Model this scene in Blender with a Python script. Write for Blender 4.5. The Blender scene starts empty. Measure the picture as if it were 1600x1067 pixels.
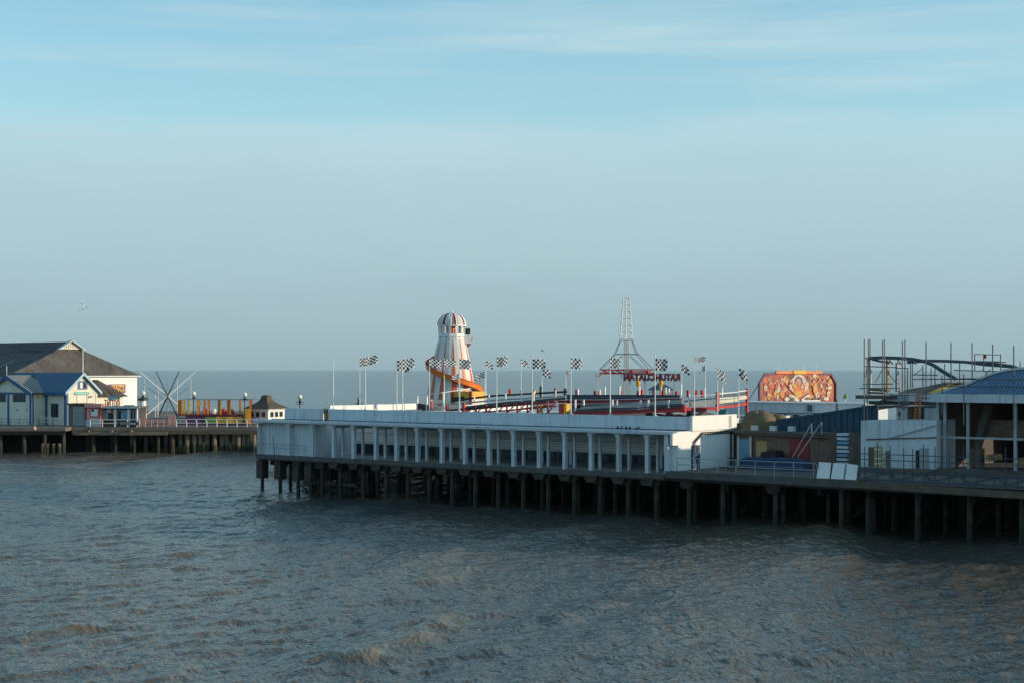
import bpy, math, random
import numpy as np
random.seed(7)
R = math.radians
SC = bpy.context.scene
COL = SC.collection

# ------------------------------------------------------------------ camera, sky, sun, exposure
F, H, HY = 2444.0, 12.5, 578.0          # focal length in photo pixels, eye height, horizon row
cam_d = bpy.data.cameras.new('camera'); cam = bpy.data.objects.new('camera', cam_d); COL.objects.link(cam)
cam.location = (0, 0, H); cam.rotation_euler = (R(90), 0, 0)
cam_d.sensor_width = 36; cam_d.lens = 36*F/1600; cam_d.shift_y = (HY-533.5)/1600
cam_d.clip_start = 0.5; cam_d.clip_end = 90000
SC.camera = cam
SUN_EL, SUN_AZ = 10.5, 97.0              # azimuth clockwise from +Y (straight ahead)
SKY_STRENGTH, SUN_STRENGTH = 0.15, 2.8
SC.view_settings.view_transform = 'Standard'; SC.view_settings.look = 'None'
SC.view_settings.exposure = 0.5; SC.view_settings.gamma = 1.0; SC.view_settings.use_curve_mapping = False
SC.cycles.use_denoising = True; SC.cycles.denoising_prefilter = 'ACCURATE'; SC.cycles.denoising_input_passes = 'RGB_ALBEDO_NORMAL'
W = bpy.data.worlds.new('World'); SC.world = W; W.use_nodes = True
def build_world():
    nt = W.node_tree; n = nt.nodes; L = nt.links; n.clear()
    out = n.new('ShaderNodeOutputWorld'); bg = n.new('ShaderNodeBackground'); bg.inputs[1].default_value = SKY_STRENGTH
    sky = n.new('ShaderNodeTexSky'); sky.sky_type = 'NISHITA'; sky.sun_disc = False
    sky.sun_elevation = R(SUN_EL); sky.sun_rotation = R(SUN_AZ); sky.altitude = 10
    sky.air_density = 1.0; sky.dust_density = 0.5; sky.ozone_density = 2.0
    tc = n.new('ShaderNodeTexCoord'); sep = n.new('ShaderNodeSeparateXYZ'); L.new(tc.outputs['Generated'], sep.inputs[0])
    def math_(op, a, b=None, c=None, clamp=False):
        m = n.new('ShaderNodeMath'); m.operation = op; m.use_clamp = clamp
        for i, v in enumerate((a, b, c)):
            if v is None: continue
            if isinstance(v, (int, float)): m.inputs[i].default_value = v
            else: L.new(v, m.inputs[i])
        return m.outputs[0]
    def ramp(f, pts):
        r = n.new('ShaderNodeValToRGB'); el = r.color_ramp.elements
        while len(el) < len(pts): el.new(0.5)
        for e, (p, v) in zip(el, pts): e.position = p; e.color = (v, v, v, 1)
        L.new(f, r.inputs[0]); return r.outputs[0]
    def mix(f, a, b):
        m = n.new('ShaderNodeMix'); m.data_type = 'RGBA'
        L.new(f, m.inputs[0]) if not isinstance(f, float) else setattr(m.inputs[0], 'default_value', f)
        for s, v in ((6, a), (7, b)):
            if isinstance(v, tuple): m.inputs[s].default_value = (*v, 1)
            else: L.new(v, m.inputs[s])
        return m.outputs[2]
    def noise(sc, loc, scale, detail, rough, dist=0.0):
        mp = n.new('ShaderNodeMapping'); L.new(tc.outputs['Generated'], mp.inputs[0])
        mp.inputs['Scale'].default_value = sc; mp.inputs['Location'].default_value = loc
        t = n.new('ShaderNodeTexNoise'); L.new(mp.outputs[0], t.inputs[0]); t.inputs['Scale'].default_value = scale
        t.inputs['Detail'].default_value = detail; t.inputs['Roughness'].default_value = rough; t.inputs['Distortion'].default_value = dist
        return t.outputs[0]
    z = sep.outputs[2]
    # tint of the clear sky, then a veil of high thin cloud that thickens towards the horizon
    tint = n.new('ShaderNodeMix'); tint.data_type = 'RGBA'; tint.blend_type = 'MULTIPLY'; tint.inputs[0].default_value = 1.0
    L.new(sky.outputs[0], tint.inputs[6]); tint.inputs[7].default_value = (*SKY_TINT, 1)
    col = tint.outputs[2]
    wob = math_('MULTIPLY', math_('SUBTRACT', noise((1, 1, 5), (2, 0, 0), 2.2, 5, .6), .5), 0.035)
    zz = math_('ADD', z, wob)
    veil = math_('ADD', ramp(zz, [(0.0, 1.0), (0.11, .97), (0.143, .84), (0.160, .46), (0.24, .22), (0.5, .08)]), 0.0)
    puffs = ramp(noise((1, 1, 4.5), (0.3, 0.2, 0), 3.0, 6, .55, .4), [(0.42, 0.0), (0.75, 1.0)])
    streak = ramp(noise((1.1, 1, 13), (1.7, 0, .33), 2.6, 5, .5, .25), [(0.50, 0.0), (0.72, 1.0)])
    fac = math_('ADD', veil, math_('ADD', math_('MULTIPLY', puffs, .02), math_('MULTIPLY', streak, .55)), clamp=True)
    lum0 = ramp(z, [(0.0, .68), (0.025, .77), (0.08, .91), (0.15, 1.06), (0.2, 1.08), (0.6, 1.08)])
    lum = math_('MULTIPLY', lum0, math_('MULTIPLY_ADD', noise((1, 1, 3.5), (5, 1, 0), 2.4, 6, .6, .5), .16, .92))
    cl = n.new('ShaderNodeMix'); cl.data_type = 'RGBA'; cl.blend_type = 'MULTIPLY'; cl.inputs[0].default_value = 1.0
    cl.inputs[6].default_value = (*CLOUD_COL, 1); L.new(lum, cl.inputs[7])
    L.new(mix(fac, col, cl.outputs[2]), bg.inputs[0]); L.new(bg.outputs[0], out.inputs[0])
HAZE = 1.3e-5
SKY_TINT = (.76, 1.08, 1.08)
CLOUD_COL = (2.18, 3.04, 3.33)
build_world()
sun_d = bpy.data.lights.new('sun', 'SUN'); sun_d.energy = SUN_STRENGTH; sun_d.angle = R(0.6); sun_d.color = (1.0, .83, .60)
sun = bpy.data.objects.new('sun', sun_d); COL.objects.link(sun)
from mathutils import Vector, Matrix
_e, _a = R(SUN_EL), R(SUN_AZ)
TO_SUN = Vector((math.sin(_a)*math.cos(_e), math.cos(_a)*math.cos(_e), math.sin(_e)))
sun.rotation_euler = (-TO_SUN).to_track_quat('-Z', 'Y').to_euler(); sun.location = TO_SUN*400

# ------------------------------------------------------------------ helpers
def wpt(px, py, Y): return Vector(((px-800)/F*Y, Y, H-(py-HY)*Y/F))
class Frame:
    """an upright local frame; atY / atX turn a photo pixel into a local point on the plane y = t / x = c"""
    def __init__(s, ox, oy, ang): s.o = Vector((ox, oy, 0)); s.a = ang; s.c = math.cos(ang); s.s = math.sin(ang)
    def w(s, x, y, z=0): return Vector((s.o.x+x*s.c-y*s.s, s.o.y+x*s.s+y*s.c, z))
    def loc(s, p): d = p-s.o; return Vector((d.x*s.c+d.y*s.s, -d.x*s.s+d.y*s.c, p.z))
    def atY(s, px, py, t):
        k = (px-800)/F; bx, by = s.o.x-t*s.s, s.o.y+t*s.c
        x = (k*by-bx)/(s.c-k*s.s); Y = by+x*s.s
        return Vector((x, t, H-(py-HY)*Y/F))
    def atX(s, px, py, c):
        k = (px-800)/F; bx, by = s.o.x+c*s.c, s.o.y+c*s.s
        y = (k*by-bx)/(-s.s-k*s.c); Y = by+y*s.c
        return Vector((c, y, H-(py-HY)*Y/F))
    def pix(s, x, y, z):
        p = s.w(x, y, z); return (800+F*p.x/p.y, HY+F*(H-p.z)/p.y)

class MB:
    def __init__(s): s.v = []; s.f = []; s.m = []; s.mi = 0
    def add(s, vs, fs):
        b = len(s.v); s.v += [tuple(p) for p in vs]; s.f += [tuple(b+i for i in f) for f in fs]; s.m += [s.mi]*len(fs); return s
    def box(s, x0, x1, y0, y1, z0, z1):
        return s.add([(x0,y0,z0),(x1,y0,z0),(x1,y1,z0),(x0,y1,z0),(x0,y0,z1),(x1,y0,z1),(x1,y1,z1),(x0,y1,z1)],
                     [(0,3,2,1),(4,5,6,7),(0,1,5,4),(1,2,6,5),(2,3,7,6),(3,0,4,7)])
    def bar(s, p, q, w, h, up=(0,0,1)):
        p, q = Vector(p), Vector(q); d = (q-p).normalized(); u = Vector(up)
        if abs(d.dot(u)) > .98: u = Vector((0,1,0))
        r = d.cross(u).normalized(); t = r.cross(d)
        a = [p+r*sx*w/2+t*sz*h/2 for sx, sz in ((-1,-1),(1,-1),(1,1),(-1,1))]; b = [x+(q-p) for x in a]
        return s.add(a+b, [(0,1,2,3),(7,6,5,4),(0,4,5,1),(1,5,6,2),(2,6,7,3),(3,7,4,0)])
    def tube(s, p, q, r0, r1=None, n=8):
        r1 = r0 if r1 is None else r1; p, q = Vector(p), Vector(q); d = (q-p).normalized()
        u = Vector((0,0,1)) if abs(d.z) < .95 else Vector((1,0,0)); a = d.cross(u).normalized(); b = d.cross(a)
        vs = [c+(a*math.cos(2*math.pi*i/n)+b*math.sin(2*math.pi*i/n))*r for c, r in ((p,r0),(q,r1)) for i in range(n)]
        return s.add(vs, [(i,(i+1)%n,n+(i+1)%n,n+i) for i in range(n)]+[tuple(range(n))[::-1], tuple(range(n,2*n))])
    def path(s, pts, r, n=6):
        for a, b in zip(pts, pts[1:]): s.tube(a, b, r, n=n)
        return s
    def lathe(s, prof, n=16, cx=0, cy=0, ph=0):
        vs = [(cx+r*math.cos(2*math.pi*i/n+ph), cy+r*math.sin(2*math.pi*i/n+ph), z) for r, z in prof for i in range(n)]
        fs = [(j*n+i, j*n+(i+1)%n, (j+1)*n+(i+1)%n, (j+1)*n+i) for j in range(len(prof)-1) for i in range(n)]
        return s.add(vs, fs+[tuple(range(n))[::-1], tuple(range((len(prof)-1)*n, len(prof)*n))])
    def prism(s, poly, ax, a, b):
        """poly: 2-D outline (ccw or cw); ax: 'x','y','z' = extrusion axis from a to b"""
        def p3(q, d): return {'x': (d,q[0],q[1]), 'y': (q[0],d,q[1]), 'z': (q[0],q[1],d)}[ax]
        n = len(poly)
        return s.add([p3(q,a) for q in poly]+[p3(q,b) for q in poly],
                     [tuple(range(n)), tuple(range(n,2*n))[::-1]]+[(i,n+i,n+(i+1)%n,(i+1)%n) for i in range(n)])
    def sphere(s, c, r, n=10, m=6, sz=1.0):
        return s.lathe([(max(r*math.sin(math.pi*j/m),.002), c[2]-r*sz*math.cos(math.pi*j/m)) for j in range(m+1)], n, c[0], c[1])
    def slab(s, q, th):
        """a thin plate from four corner points, thickness th along its normal"""
        q = [Vector(p) for p in q]; nrm = (q[1]-q[0]).cross(q[3]-q[0]).normalized()*th
        return s.add(q+[p+nrm for p in q], [(3,2,1,0),(4,5,6,7),(0,1,5,4),(1,2,6,5),(2,3,7,6),(3,0,4,7)])
    def mesh(s, name, mats, smooth=False):
        me = bpy.data.meshes.new(name); me.from_pydata(s.v, [], s.f)
        for m in (mats if isinstance(mats, (list, tuple)) else [mats]): me.materials.append(m)
        if any(s.m): me.polygons.foreach_set('material_index', s.m)
        import bmesh as _b
        bm = _b.new(); bm.from_mesh(me); _b.ops.recalc_face_normals(bm, faces=bm.faces); bm.to_mesh(me); bm.free()
        if smooth:
            me.polygons.foreach_set('use_smooth', [True]*len(me.polygons))
            try: me.set_sharp_from_angle(angle=R(40))
            except Exception: pass
        return me
    def build(s, name, mats, parent=None, smooth=False, loc=None):
        return put(name, s.mesh(name, mats, smooth), parent, loc)
def put(name, me, parent=None, loc=None, rotz=0):
    o = bpy.data.objects.new(name, me); COL.objects.link(o); o.parent = parent
    if loc is not None: o.location = loc
    if rotz: o.rotation_euler.z = rotz
    return o
def tag(o, label, cat, group=None):
    o['label'] = label; o['category'] = cat
    if group: o['group'] = group
    return o
def thing(name, label, cat, loc=(0,0,0), rotz=0, group=None):
    o = bpy.data.objects.new(name, None); COL.objects.link(o); o.location = loc; o.rotation_euler.z = rotz
    return tag(o, label, cat, group)
def fthing(fr, name, label, cat, x=0, y=0, z=0, group=None, rot=0): return thing(name, label, cat, fr.w(x,y,z), fr.a+rot, group)
def structure(o): o['kind'] = 'structure'; return o
def box(name, mat, parent, *b): return MB().box(*b).build(name, mat, parent)
def text_mesh(txt, size, depth, mat, sx=1.0, off=.012):
    """lettering standing in the local XZ plane, centred on x, facing -y"""
    c = bpy.data.curves.new('lettering', 'FONT'); c.body = txt; c.size = size; c.extrude = depth; c.align_x = 'CENTER'; c.resolution_u = 2; c.offset = size*off
    t = bpy.data.objects.new('lettering', c); COL.objects.link(t); bpy.context.view_layer.update()
    me = bpy.data.meshes.new_from_object(t.evaluated_get(bpy.context.evaluated_depsgraph_get()))
    bpy.data.objects.remove(t); me.transform(Matrix.Rotation(R(90),4,'X') @ Matrix.Diagonal((sx,1,1,1)))
    me.materials.clear(); me.materials.append(mat); return me

# ------------------------------------------------------------------ materials
def M(name, col, rough=.65, var=.15, scale=1.2, bump=0.0, metal=0.0, streak=0.0, streak_col=None, spec=.4, grime=None):
    m = bpy.data.materials.new(name); m.use_nodes = True; nt = m.node_tree; n = nt.nodes; L = nt.links
    b = n['Principled BSDF']; b.inputs['Roughness'].default_value = rough; b.inputs['Metallic'].default_value = metal
    b.inputs['Specular IOR Level'].default_value = spec
    tc = n.new('ShaderNodeTexCoord'); geo = n.new('ShaderNodeNewGeometry')
    t = n.new('ShaderNodeTexNoise'); t.inputs['Scale'].default_value = scale; t.inputs['Detail'].default_value = 6; t.inputs['Roughness'].default_value = .62
    L.new(geo.outputs['Position'], t.inputs[0])
    r = n.new('ShaderNodeValToRGB'); e = r.color_ramp.elements
    e[0].position = .28; e[1].position = .72
    e[0].color = tuple(c*(1-var) for c in col)+(1,); e[1].color = tuple(min(c*(1+var*.7), .95) for c in col)+(1,)
    L.new(t.outputs[0], r.inputs[0]); out = r.outputs[0]
    oi = n.new('ShaderNodeObjectInfo'); hs = n.new('ShaderNodeHueSaturation'); mr = n.new('ShaderNodeMapRange')
    mr.inputs[3].default_value = 1-var*.5; mr.inputs[4].default_value = 1+var*.25; L.new(oi.outputs['Random'], mr.inputs[0])
    L.new(mr.outputs[0], hs.inputs['Value']); L.new(out, hs.inputs['Color']); out = hs.outputs[0]
    if streak:
        mp = n.new('ShaderNodeMapping'); mp.inputs['Scale'].default_value = (2.2, 2.2, .16); L.new(geo.outputs['Position'], mp.inputs[0])
        t2 = n.new('ShaderNodeTexNoise'); t2.inputs['Scale'].default_value = 1.6; t2.inputs['Detail'].default_value = 5; L.new(mp.outputs[0], t2.inputs[0])
        r2 = n.new('ShaderNodeValToRGB'); r2.color_ramp.elements[0].position = .52; r2.color_ramp.elements[1].position = .74
        r2.color_ramp.elements[1].color = (streak,)*3+(1,); L.new(t2.outputs[0], r2.inputs[0])
        mx = n.new('ShaderNodeMix'); mx.data_type = 'RGBA'; L.new(r2.outputs[0], mx.inputs[0]); L.new(out, mx.inputs[6])
        mx.inputs[7].default_value = (*(streak_col or (.16,.12,.08)), 1); out = mx.outputs[2]
    if grime:                                  # (z top, colour): weed and wet staining up to the tide line
        s = n.new('ShaderNodeSeparateXYZ'); L.new(geo.outputs['Position'], s.inputs[0])
        ad = n.new('ShaderNodeMath'); ad.operation = 'MULTIPLY_ADD'; L.new(t.outputs[0], ad.inputs[0]); ad.inputs[1].default_value = 2.0; L.new(s.outputs[2], ad.inputs[2])
        mr2 = n.new('ShaderNodeMapRange'); mr2.inputs[1].default_value = grime[0]+1.3; mr2.inputs[2].default_value = grime[0]+.7; L.new(ad.outputs[0], mr2.inputs[0])
        mx = n.new('ShaderNodeMix'); mx.data_type = 'RGBA'; L.new(mr2.outputs[0], mx.inputs[0]); L.new(out, mx.inputs[6]); mx.inputs[7].default_value = (*grime[1], 1); out = mx.outputs[2]
    L.new(out, b.inputs['Base Color'])
    if bump:
        bp = n.new('ShaderNodeBump'); bp.inputs['Strength'].default_value = bump; bp.inputs['Distance'].default_value = .05
        t3 = n.new('ShaderNodeTexNoise'); t3.inputs['Scale'].default_value = scale*9; t3.inputs['Detail'].default_value = 5; L.new(geo.outputs['Position'], t3.inputs[0])
        L.new(t3.outputs[0], bp.inputs['Height']); L.new(bp.outputs[0], b.inputs['Normal'])
    return m
white = M('white_paint', (.60,.645,.67), .55, .10, .7, .15, streak=.65, streak_col=(.27,.26,.22))
cream = M('cream_paint', (.74,.69,.56), .6, .10, .8, .1, streak=.3, streak_col=(.4,.34,.22))
white_clean = M('clean_white', (.80,.79,.76), .5, .06)
concrete = M('weathered_concrete', (.115,.11,.10), .85, .3, 1.1, .5, streak=.5, streak_col=(.10,.09,.07))
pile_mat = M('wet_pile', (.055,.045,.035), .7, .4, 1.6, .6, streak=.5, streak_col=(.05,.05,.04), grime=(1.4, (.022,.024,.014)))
shade_timber = M('shade_dark_timber', (.022,.020,.017), .9, .3, 1.4, .4)  # timber with the under-deck shade put into its dark colour
pale_concrete = M('pale_concrete', (.27,.26,.245), .85, .25, 1.1, .4, streak=.5, streak_col=(.12,.11,.09))
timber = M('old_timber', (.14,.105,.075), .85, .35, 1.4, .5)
timber_lit = M('pale_timber', (.22,.165,.115), .8, .4, 1.2, .5, streak=.5, streak_col=(.10,.08,.06), grime=(1.2, (.035,.04,.02)))  # paler timber, with a sunlit tone in the colour for the far piles
deck_mat = M('deck_boards', (.20,.17,.14), .85, .25, 1.5, .4)
roof_white = M('pale_roof_coating', (.66,.64,.58), .8, .12, .8, .2)
red = M('red_paint', (.50,.03,.028), .45, .2, 1.5)
dark_red = M('faded_red_paint', (.26,.03,.035), .55, .3, 1.2)
orange = M('orange_paint', (.80,.20,.025), .42, .15, 1.2)
slide_red = M('slide_red', (.66,.12,.03), .4, .15, 1.2)
yellow = M('yellow_paint', (.80,.42,.03), .5, .15)
navy = M('navy_paint', (.015,.055,.13), .5, .2)
blue_trim = M('blue_trim', (.02,.11,.25), .5, .15)
blue_roof = M('blue_roof_sheet', (.035,.095,.165), .5, .2, .8)
teal_roof = M('dark_blue_cladding', (.012,.065,.115), .55, .25, .6, streak=.3, streak_col=(.02,.05,.07))
slate = M('grey_roof_slate', (.085,.078,.075), .85, .55, .45, .6, streak=.4, streak_col=(.18,.16,.15))
brown_tile = M('brown_shingle', (.11,.085,.06), .8, .3, 2.0, .5)
black = M('black_paint', (.015,.016,.018), .5, .2)
steel = M('galvanised_steel', (.38,.39,.40), .42, .2, 2.0, metal=.6)
scaf = M('scaffold_tube', (.20,.19,.18), .5, .3, 2.0, metal=.5)
dark_steel = M('blue_grey_steel', (.055,.085,.12), .5, .2)
grey_barrier = M('grey_barrier', (.36,.38,.37), .5, .2, .9, streak=.3)
cream_barrier = M('cream_barrier', (.66,.62,.48), .55, .15, .9)
purple = M('purple_paint', (.13,.035,.12), .5, .2)
pink = M('pink_paint', (.70,.36,.30), .55, .15)
turquoise = M('turquoise_paint', (.05,.42,.37), .5, .15)
brick_mat = M('brown_brick', (.21,.15,.11), .9, .3, 3.0, .4)
rock_mat = M('brown_rendered_rock', (.19,.145,.085), .9, .3, .7, .8)
ply = M('plywood_sheet', (.50,.34,.15), .75, .2, 1.2)
grass_green = M('green_fabric', (.16,.32,.05), .7, .2)
blue_sheet = M('profiled_blue_sheet', (.085,.18,.29), .42, .15, .9)
sky_blue = M('pale_blue_door', (.16,.36,.52), .55, .15)
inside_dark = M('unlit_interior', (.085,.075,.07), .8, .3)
feather = M('white_feather', (.75,.75,.74), .7, .1); grey_feather = M('grey_feather', (.22,.23,.25), .7, .2)
def glass_mat():
    m = bpy.data.materials.new('window_glass'); m.use_nodes = True; b = m.node_tree.nodes['Principled BSDF']
    b.inputs['Base Color'].default_value = (.018,.024,.03,1); b.inputs['Roughness'].default_value = .08; return m
glass = glass_mat()
def lamp_mat():
    m = bpy.data.materials.new('opal_globe'); m.use_nodes = True; b = m.node_tree.nodes['Principled BSDF']
    b.inputs['Base Color'].default_value = (.80,.78,.70,1); b.inputs['Roughness'].default_value = .25; return m
opal = lamp_mat()
def checker_mat(name, dark, light):
    m = bpy.data.materials.new(name); m.use_nodes = True; nt = m.node_tree; n = nt.nodes; L = nt.links; b = n['Principled BSDF']
    uv = n.new('ShaderNodeUVMap'); uv.uv_map = 'UVMap'; c = n.new('ShaderNodeTexChecker'); c.inputs['Scale'].default_value = 1
    c.inputs[1].default_value = (*light,1); c.inputs[2].default_value = (*dark,1)
    mp = n.new('ShaderNodeMapping'); mp.inputs['Location'].default_value = (.0,.0,.5); L.new(uv.outputs[0], mp.inputs[0]); L.new(mp.outputs[0], c.inputs[0]); L.new(c.outputs[0], b.inputs['Base Color']); b.inputs['Roughness'].default_value = .8
    tr = n.new('ShaderNodeBsdfTranslucent'); L.new(c.outputs[0], tr.inputs[0]); ms = n.new('ShaderNodeMixShader'); ms.inputs[0].default_value = .5
    L.new(b.outputs[0], ms.inputs[1]); L.new(tr.outputs[0], ms.inputs[2]); L.new(ms.outputs[0], n['Material Output'].inputs[0]); return m
chequer = checker_mat('chequered_cloth', (.012,.012,.018), (.92,.91,.88))
chequer_blue = checker_mat('blue_chequered_cloth', (.012,.02,.08), (.80,.80,.80))

# ------------------------------------------------------------------ the sea
def sea_height(X, Y):
    rng = np.random.RandomState(3)
    def vn(x, y, seed):
        xi = np.floor(x).astype(np.int64); yi = np.floor(y).astype(np.int64); fx = x-xi; fy = y-yi
        fx = fx*fx*(3-2*fx); fy = fy*fy*(3-2*fy)
        def h(a, b):
            q = (a*374761393+b*668265263+seed*974634777) & 0x7fffffff; q = ((q ^ (q >> 13))*1274126177) & 0x7fffffff
            return ((q ^ (q >> 16)) & 0xffff)/65535.0
        return (h(xi,yi)*(1-fx)+h(xi+1,yi)*fx)*(1-fy)+(h(xi,yi+1)*(1-fx)+h(xi+1,yi+1)*fx)*fy
    z = np.zeros_like(X)
    # shore-bound swell: long crests that break up into short lengths
    for i, (wl, ang, amp, pl, pw) in enumerate(((19., -14, .22, 30, 15), (11., -22, .10, 20, 11), (7.2, -4, .035, 14, 8), (5.1, -33, .022, 10, 6))):
        a = R(ang); dx, dy = math.cos(a), math.sin(a); p = X*dx+Y*dy; q = -X*dy+Y*dx
        warp = 2.2*(vn(p/pl+9*i, q/pl, 11+i)-.5)*wl*.5
        ph = 2*math.pi*(p+warp)/wl; env = np.clip(vn(p/pw, q/pl+7*i, 31+i)*1.9-.45, 0, 1.3)
        s = .5+.5*np.sin(ph+.45*np.cos(ph)); z += amp*env*(2*s**1.9-.7)
    for i in range(26):                       # wind chop from many directions
        wl = 3.6*.912**i; a = R(-25+rng.uniform(-55, 55)); dx, dy = math.cos(a), math.sin(a)
        fade = np.clip(1.7-np.hypot(X, Y)/(wl*230), 0, 1)
        z += fade*.0072*wl*np.sin(2*math.pi*(X*dx+Y*dy)/wl+rng.uniform(0, 6.28)+1.6*vn(X/wl/2.2, Y/wl/2.2, 60+i)*2)
    def gp(px, py): d = F*H/(py-HY); return (px-800)/F*d, d
    for i, (a, b, h, wf, wb) in enumerate((((505,1066),(745,945),.42,.9,2.2),((838,978),(1010,932),.28,.7,2.0),((420,1004),(720,978),.16,.6,1.6),((-10,1010),(235,962),.20,.7,2.0),((560,1052),(880,1000),.15,.6,1.6),
            ((1150,990),(1330,965),.14,.6,1.5),((660,925),(760,890),.16,.6,1.7),((200,880),(330,858),.13,.6,1.6),((1230,1040),(1420,1010),.15,.6,1.5),((-20,1062),(180,1040),.18,.7,1.8))):
        x0, y0 = gp(*a); x1, y1 = gp(*b); L = math.hypot(x1-x0, y1-y0); ux, uy = (x1-x0)/L, (y1-y0)/L
        s = ((X-x0)*ux+(Y-y0)*uy)/L; d = (X-x0)*uy-(Y-y0)*ux+1.1*(vn(s*L/4+5*i, s*0, 90+i)-.5)+.5*(vn(X/1.3, Y/1.3, 120+i)-.5)
        env = np.clip(np.minimum(s, 1-s)*5+.15, 0, 1)**1.5*(.55+.8*vn(s*L/2.3, s*0+i, 140+i))
        z += h*env*np.where(d > 0, np.exp(-(d/wf)**2), np.exp(-(d/wb)**2))*((s > -.05) & (s < 1.05))
    return z*np.clip(1.5-np.hypot(X, Y)/900, 0, 1)
def make_sea():
    ys = [-60., -20., 10., 30., 45.]
    while ys[-1] < 60000: ys.append(ys[-1]+(.17 if 55 < ys[-1] < 112 else max(.3, ys[-1]*.0034) if ys[-1] < 330 else ys[-1]*.03))
    xs = [0.]
    while xs[-1] < 60000: xs.append(xs[-1]+(.19 if xs[-1] < 40 else max(.45, xs[-1]*.012) if xs[-1] < 110 else xs[-1]*.05))
    xs = np.array([-x for x in xs[:0:-1]]+xs); ys = np.array(ys)
    X, Y = np.meshgrid(xs, ys); Z = sea_height(X, Y); ny, nx = X.shape
    v = np.stack([X.ravel(), Y.ravel(), Z.ravel()], 1).astype(np.float32)
    i = (np.arange(ny-1)[:,None]*nx+np.arange(nx-1)[None,:]).ravel()
    q = np.stack([i, i+1, i+1+nx, i+nx], 1).astype(np.int32)
    me = bpy.data.meshes.new('sea'); me.vertices.add(len(v)); me.vertices.foreach_set('co', v.ravel())
    me.loops.add(q.size); me.loops.foreach_set('vertex_index', q.ravel()); me.polygons.add(len(q))
    me.polygons.foreach_set('loop_start', np.arange(0, q.size, 4, dtype=np.int32)); me.polygons.foreach_set('use_smooth', [True]*len(q))
    me.update(calc_edges=True)
    m = bpy.data.materials.new('silty_sea_water'); m.use_nodes = True; nt = m.node_tree; n = nt.nodes; L = nt.links; b = n['Principled BSDF']
    b.inputs['Roughness'].default_value = .21; b.inputs['IOR'].default_value = 1.333; b.inputs['Specular IOR Level'].default_value = .38
    geo = n.new('ShaderNodeNewGeometry')
    def noise(sc, scale, det, rough=.6, dist=0):
        mp = n.new('ShaderNodeMapping'); mp.inputs['Scale'].default_value = sc; mp.inputs['Rotation'].default_value = (0,0,R(20)); L.new(geo.outputs['Position'], mp.inputs[0])
        t = n.new('ShaderNodeTexNoise'); t.inputs['Scale'].default_value = scale; t.inputs['Detail'].default_value = det
        t.inputs['Roughness'].default_value = rough; t.inputs['Distortion'].default_value = dist; L.new(mp.outputs[0], t.inputs[0]); return t.outputs[0]
    r = n.new('ShaderNodeValToRGB'); L.new(noise((1,.35,1), .035, 5), r.inputs[0]); e = r.color_ramp.elements
    e[0].position = .35; e[0].color = (.055,.062,.060,1); e[1].position = .68; e[1].color = (.135,.104,.070,1)
    sp = n.new('ShaderNodeSeparateXYZ'); L.new(geo.outputs['Position'], sp.inputs[0])     # silt tan by height, painting in the sunlit gold of the crests
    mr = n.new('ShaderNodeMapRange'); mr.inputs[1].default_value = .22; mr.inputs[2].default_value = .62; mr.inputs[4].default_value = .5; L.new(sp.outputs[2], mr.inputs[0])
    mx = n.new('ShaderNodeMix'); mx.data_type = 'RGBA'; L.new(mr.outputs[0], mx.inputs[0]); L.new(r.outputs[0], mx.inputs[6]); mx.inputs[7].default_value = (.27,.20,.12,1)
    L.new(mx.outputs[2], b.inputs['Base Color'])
    prev = None
    for sc, scale, det, st, di in (((1,.5,1), .8, 3, .55, .55), ((1,.5,1), 1.9, 2, .8, .28)):
        bp = n.new('ShaderNodeBump'); bp.inputs['Strength'].default_value = st; bp.inputs['Distance'].default_value = di
        L.new(noise(sc, scale, det, .6, .4), bp.inputs['Height'])
        if prev: L.new(prev, bp.inputs['Normal'])
        prev = bp.outputs[0]
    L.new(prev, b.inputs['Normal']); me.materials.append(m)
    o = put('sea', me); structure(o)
make_sea()

# ------------------------------------------------------------------ frames on the pier
A = Frame(13.6, 128.0, R(-38.5))          # x towards the shore along the near edge, y across the pier
DZ = 3.94                                 # lower deck
XL = A.atY(402, 700, 0).x                 # seaward end of the gallery
RZ, UZ = 7.45, 8.35                       # gallery ledge, upper deck
# decks (setting)
def poly_slab(name, pts, z0, z1, mat, fr=None):
    mb = MB(); mb.prism([tuple((fr.w(*p) if fr else Vector(p+(0,)))[:2]) for p in pts], 'z', z0, z1); return structure(mb.build(name, mat))
main_deck = poly_slab('pier_deck', [(XL, .15), (-1.2, .15), (-1.2, .5), (48, .5), (48, 34), (20, 40), (-20, 62), (-60, 70), (-88, 68), (-95.5, 60), (-84, 32), (-60, 16), (XL+.2, 6)], DZ-.55, DZ, concrete, A)
upper = poly_slab('upper_deck', [(XL+13.2, 2.6), (-.31, 2.6), (-.31, 19.5), (XL+13.2, 19.5)], 7.9, UZ, roof_white, A)

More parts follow.
